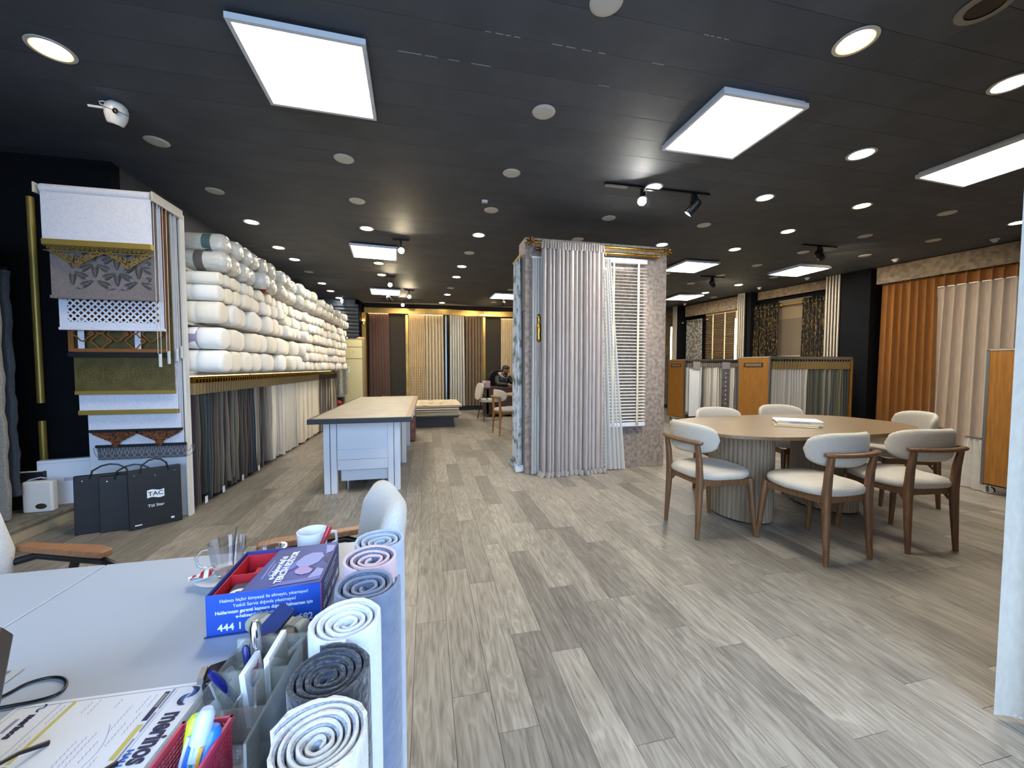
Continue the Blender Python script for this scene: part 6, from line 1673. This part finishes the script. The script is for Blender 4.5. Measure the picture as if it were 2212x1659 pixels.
# armchairs beyond the desk
def armchair(name, lab, loc, a):
    t = thing(name, lab, 'armchair', loc, a, 'grey armchairs beyond the desk')
    MB().prism(superell(.22,.24,3.2,36), .38, .47).build('seat', M['grey_fabric'], t, bev=.025, seg=3, smooth=50)
    # curved padded back (local: faces +y, back at -y)
    nu, nv = 22, 10; vv = []; fs = []
    def pad(u, v, sd):
        a_ = u*radians(33); th = .036*(max(0,1-abs(u)**6)**.5)*(max(0,1-abs(v)**6)**.5)
        r_ = .38-sd*th; h = .2*(max(0,1-abs(u)**5)**.35)
        z = .66+h*v
        return (r_*sin(a_), .1-r_*cos(a_)*1.0-.14*(z-.45), z)
    for sd in (1,-1):
        for j in range(nv+1):
            for i in range(nu+1): vv.append(pad(-1+2*i/nu,-1+2*j/nv,sd))
    w = nu+1; of = w*(nv+1)
    for base in (0,of):
        for j in range(nv):
            for i in range(nu): fs.append((base+j*w+i,base+j*w+i+1,base+(j+1)*w+i+1,base+(j+1)*w+i))
    MB().add(vv,fs).build('back_pad', M['grey_fabric'], t, smooth=True)
    for s in (-1,1):
        MB().add([(s*.218,-.27,.638),(s*.252,-.27,.638),(s*.262,.02,.642),(s*.254,.07,.64),(s*.218,.07,.64),(s*.212,.02,.642)]+[(s*.218,-.27,.66),(s*.252,-.27,.66),(s*.262,.02,.667),(s*.254,.07,.662),(s*.218,.07,.662),(s*.212,.02,.667)], [(5,4,3,2,1,0),(6,7,8,9,10,11)]+[(k,(k+1)%6,6+(k+1)%6,6+k) for k in range(6)]).build('armrest', M['oak_warm'], t, bev=.006, seg=3)
        MB().tube([(s*.2,-.25,.615),(s*.233,-.2,.627),(s*.233,.06,.627),(s*.233,.12,.61),(s*.235,.15,.56),(s*.24,.22,0)], .012, 8).build('frame_leg', M['black_metal'], t, smooth=60)
        MB().tube([(s*.233,-.05,.625),(s*.22,-.10,.42),(s*.22,-.27,0)], .012, 8).build('frame_leg', M['black_metal'], t, smooth=60)
    return t
armchair('armchair', 'grey armchair beyond the desk with its back beside the rolled rugs', (-.428, 1.195, 0), radians(105))
armchair('armchair', 'grey armchair cut off at the picture edge before the ledge', (-1.16, 1.27, 0), radians(-111))
# ------------------------------------------------------------------ the seated person
def remesh(mb, name, m, voxel, parent, smooth_it=3):
    me = mb.mesh(name)
    o = bpy.data.objects.new(name, me); COL.objects.link(o)
    r = o.modifiers.new('join', 'REMESH'); r.mode = 'VOXEL'; r.voxel_size = voxel
    s_ = o.modifiers.new('ease', 'SMOOTH'); s_.iterations = smooth_it; s_.factor = .5
    dg = bpy.context.evaluated_depsgraph_get()
    me2 = bpy.data.meshes.new_from_object(o.evaluated_get(dg))
    bpy.data.objects.remove(o); bpy.data.meshes.remove(me)
    me2.name = name; me2.materials.clear(); me2.materials.append(m)
    me2.polygons.foreach_set('use_smooth', [True]*len(me2.polygons))
    return link(name, me2, parent)
pr = thing('person', 'person in a black jacket and grey hood seated at the dark desk, looking down', 'person', (1.98, 10.18, 0), radians(-152))
skin = mat('skin','#8f6650',.55); hairm = mat('dark_hair','#17120f',.7); jack = mat('black_jacket','#08090b',.6, bump=.2, bscale=14); hoodm = mat('grey_hood','#8d8781',.9); trou = mat('dark_trousers','#1b1d24',.85); shoe = mat('dark_shoes','#141414',.5)
hm = Matrix.Rotation(radians(38),3,'Z') @ Matrix.Rotation(radians(-20),3,'X')     # head turned to one side and down
hc = Vector((0,.14,1.175))
def hp(x,y,z): return hc + hm @ Vector((x,y,z))
arms = []
for s in (-1,1): arms.append([(s*.175,.03,.985),(s*.235,.09,.87),(s*.255,.17,.80),(s*.17,.30,.795),(s*.075,.385,.79)])
legs = [[(s*.10,0,.53),(s*.14,.22,.54),(s*.15,.42,.52),(s*.15,.44,.28),(s*.15,.42,.08)] for s in (-1,1)]
b = MB()
b.ell(hp(0,0,.0),(.074,.092,.108),20,14,hm)
b.ell(hp(0,.03,-.06),(.055,.062,.058),16,10,hm)
b.ell(hp(0,.1,-.015),(.012,.02,.026),10,8,hm)            # nose
b.ell(hp(0,.088,-.062),(.024,.012,.008),10,6,hm)           # mouth
b.ell(hp(0,.08,.03),(.05,.018,.012),12,6,hm)               # brow
for s in (-1,1):
    b.ell(hp(s*.075,-.01,-.005),(.010,.02,.032),10,8,hm)   # ears
    b.ell(hp(s*.03,.083,.008),(.014,.01,.009),8,6,hm)
b.tube([(0,.06,1.0),(0,.09,1.06),hp(0,-.01,-.06)], [.062,.055,.055], 14)
b.ell((0,.03,.90),(.165,.10,.15),18,12); b.ell((0,.0,.68),(.145,.105,.18),18,12); b.ell((0,.0,.54),(.165,.13,.09),18,10)
for a_ in arms: b.tube(a_, [.055,.046,.04,.033,.026], 12)
for l in legs: b.tube(l, [.085,.078,.062,.052,.04], 12); b.ell((l[-1][0], .49, .045),(.042,.12,.038),14,8)
for s in (-1,1):
    w = Vector((s*.075,.385,.79)); d = Vector((-s*.55,.75,-.1)).normalized(); sd = Vector((-d.y*s, d.x*s, 0)).normalized()
    b.ell(w+d*.045,(.036,.05,.016),12,8,Matrix.Rotation(atan2(-d.x,d.y),3,'Z'))
    for k, L in enumerate((.068,.078,.072,.056)):
        o_ = w+d*.085+sd*(.026-.0175*k)
        b.tube([o_-d*.01, o_+d*L*.45+Vector((0,0,.003)), o_+d*L*.8-Vector((0,0,.012))], [.0095,.009,.0075], 8)
    th_ = w+d*.03+sd*.034
    b.tube([th_-sd*.01, th_+d*.03+sd*.014, th_+d*.055+sd*.008-Vector((0,0,.006))], [.012,.0105,.0085], 8)
remesh(b, 'body', skin, .0065, pr, 2)
j = MB(); j.ell((0,.03,.90),(.20,.135,.17),20,14); j.ell((0,.0,.70),(.185,.145,.2),20,14)
for a_ in arms: j.tube([Vector(p) for p in a_[:4]]+[Vector(a_[4])*.75+Vector(a_[3])*.25], [.082,.072,.066,.056,.046], 14)
remesh(j, 'jacket', jack, .011, pr, 5)
MB().tube([(.0,.165,.97),(.0,.178,.9),(.0,.158,.75),(.0,.15,.64)], .005, 6).build('zip', M['steel'], pr)
h = MB()
h.tube([(-.095,.115,1.0),(-.105,.03,1.06),(-.06,-.055,1.075),(.06,-.055,1.075),(.105,.03,1.06),(.095,.115,1.0),(.03,.165,.955)], [.024,.034,.042,.042,.034,.026,.016], 10)
h.tube([(-.095,.115,1.0),(-.03,.165,.955)], [.026,.016], 10)
remesh(h, 'hood', hoodm, .009, pr, 4)
hr = MB(); hr.ell(hp(0,-.012,.03),(.083,.094,.096),20,12,hm); hr.ell(hp(0,.045,.085),(.058,.045,.035),14,8,hm); hr.ell(hp(0,-.055,-.02),(.07,.05,.07),14,10,hm)
remesh(hr, 'hair', hairm, .008, pr, 3)
bd_ = MB(); bd_.ell(hp(0,.045,-.088),(.052,.052,.036),16,10,hm)
for s in (-1,1): bd_.tube([hp(s*.068,.012,-.02),hp(s*.064,.03,-.06),hp(s*.045,.06,-.085)], [.012,.018,.02], 8)
bd_.tube([hp(-.03,.092,-.045),hp(0,.1,-.042),hp(.03,.092,-.045)], .007, 8)
remesh(bd_, 'beard', hairm, .006, pr, 2)
tm = MB(); tm.ell((0,.0,.54),(.185,.15,.1),18,10)
for l in legs: tm.tube(l, [.1,.094,.078,.066,.058], 12)
remesh(tm, 'trousers', trou, .012, pr, 3)
for l in legs:
    MB().ell((l[-1][0], .475, .045),(.05,.14,.045),16,10).build('shoe', shoe, pr, smooth=True)
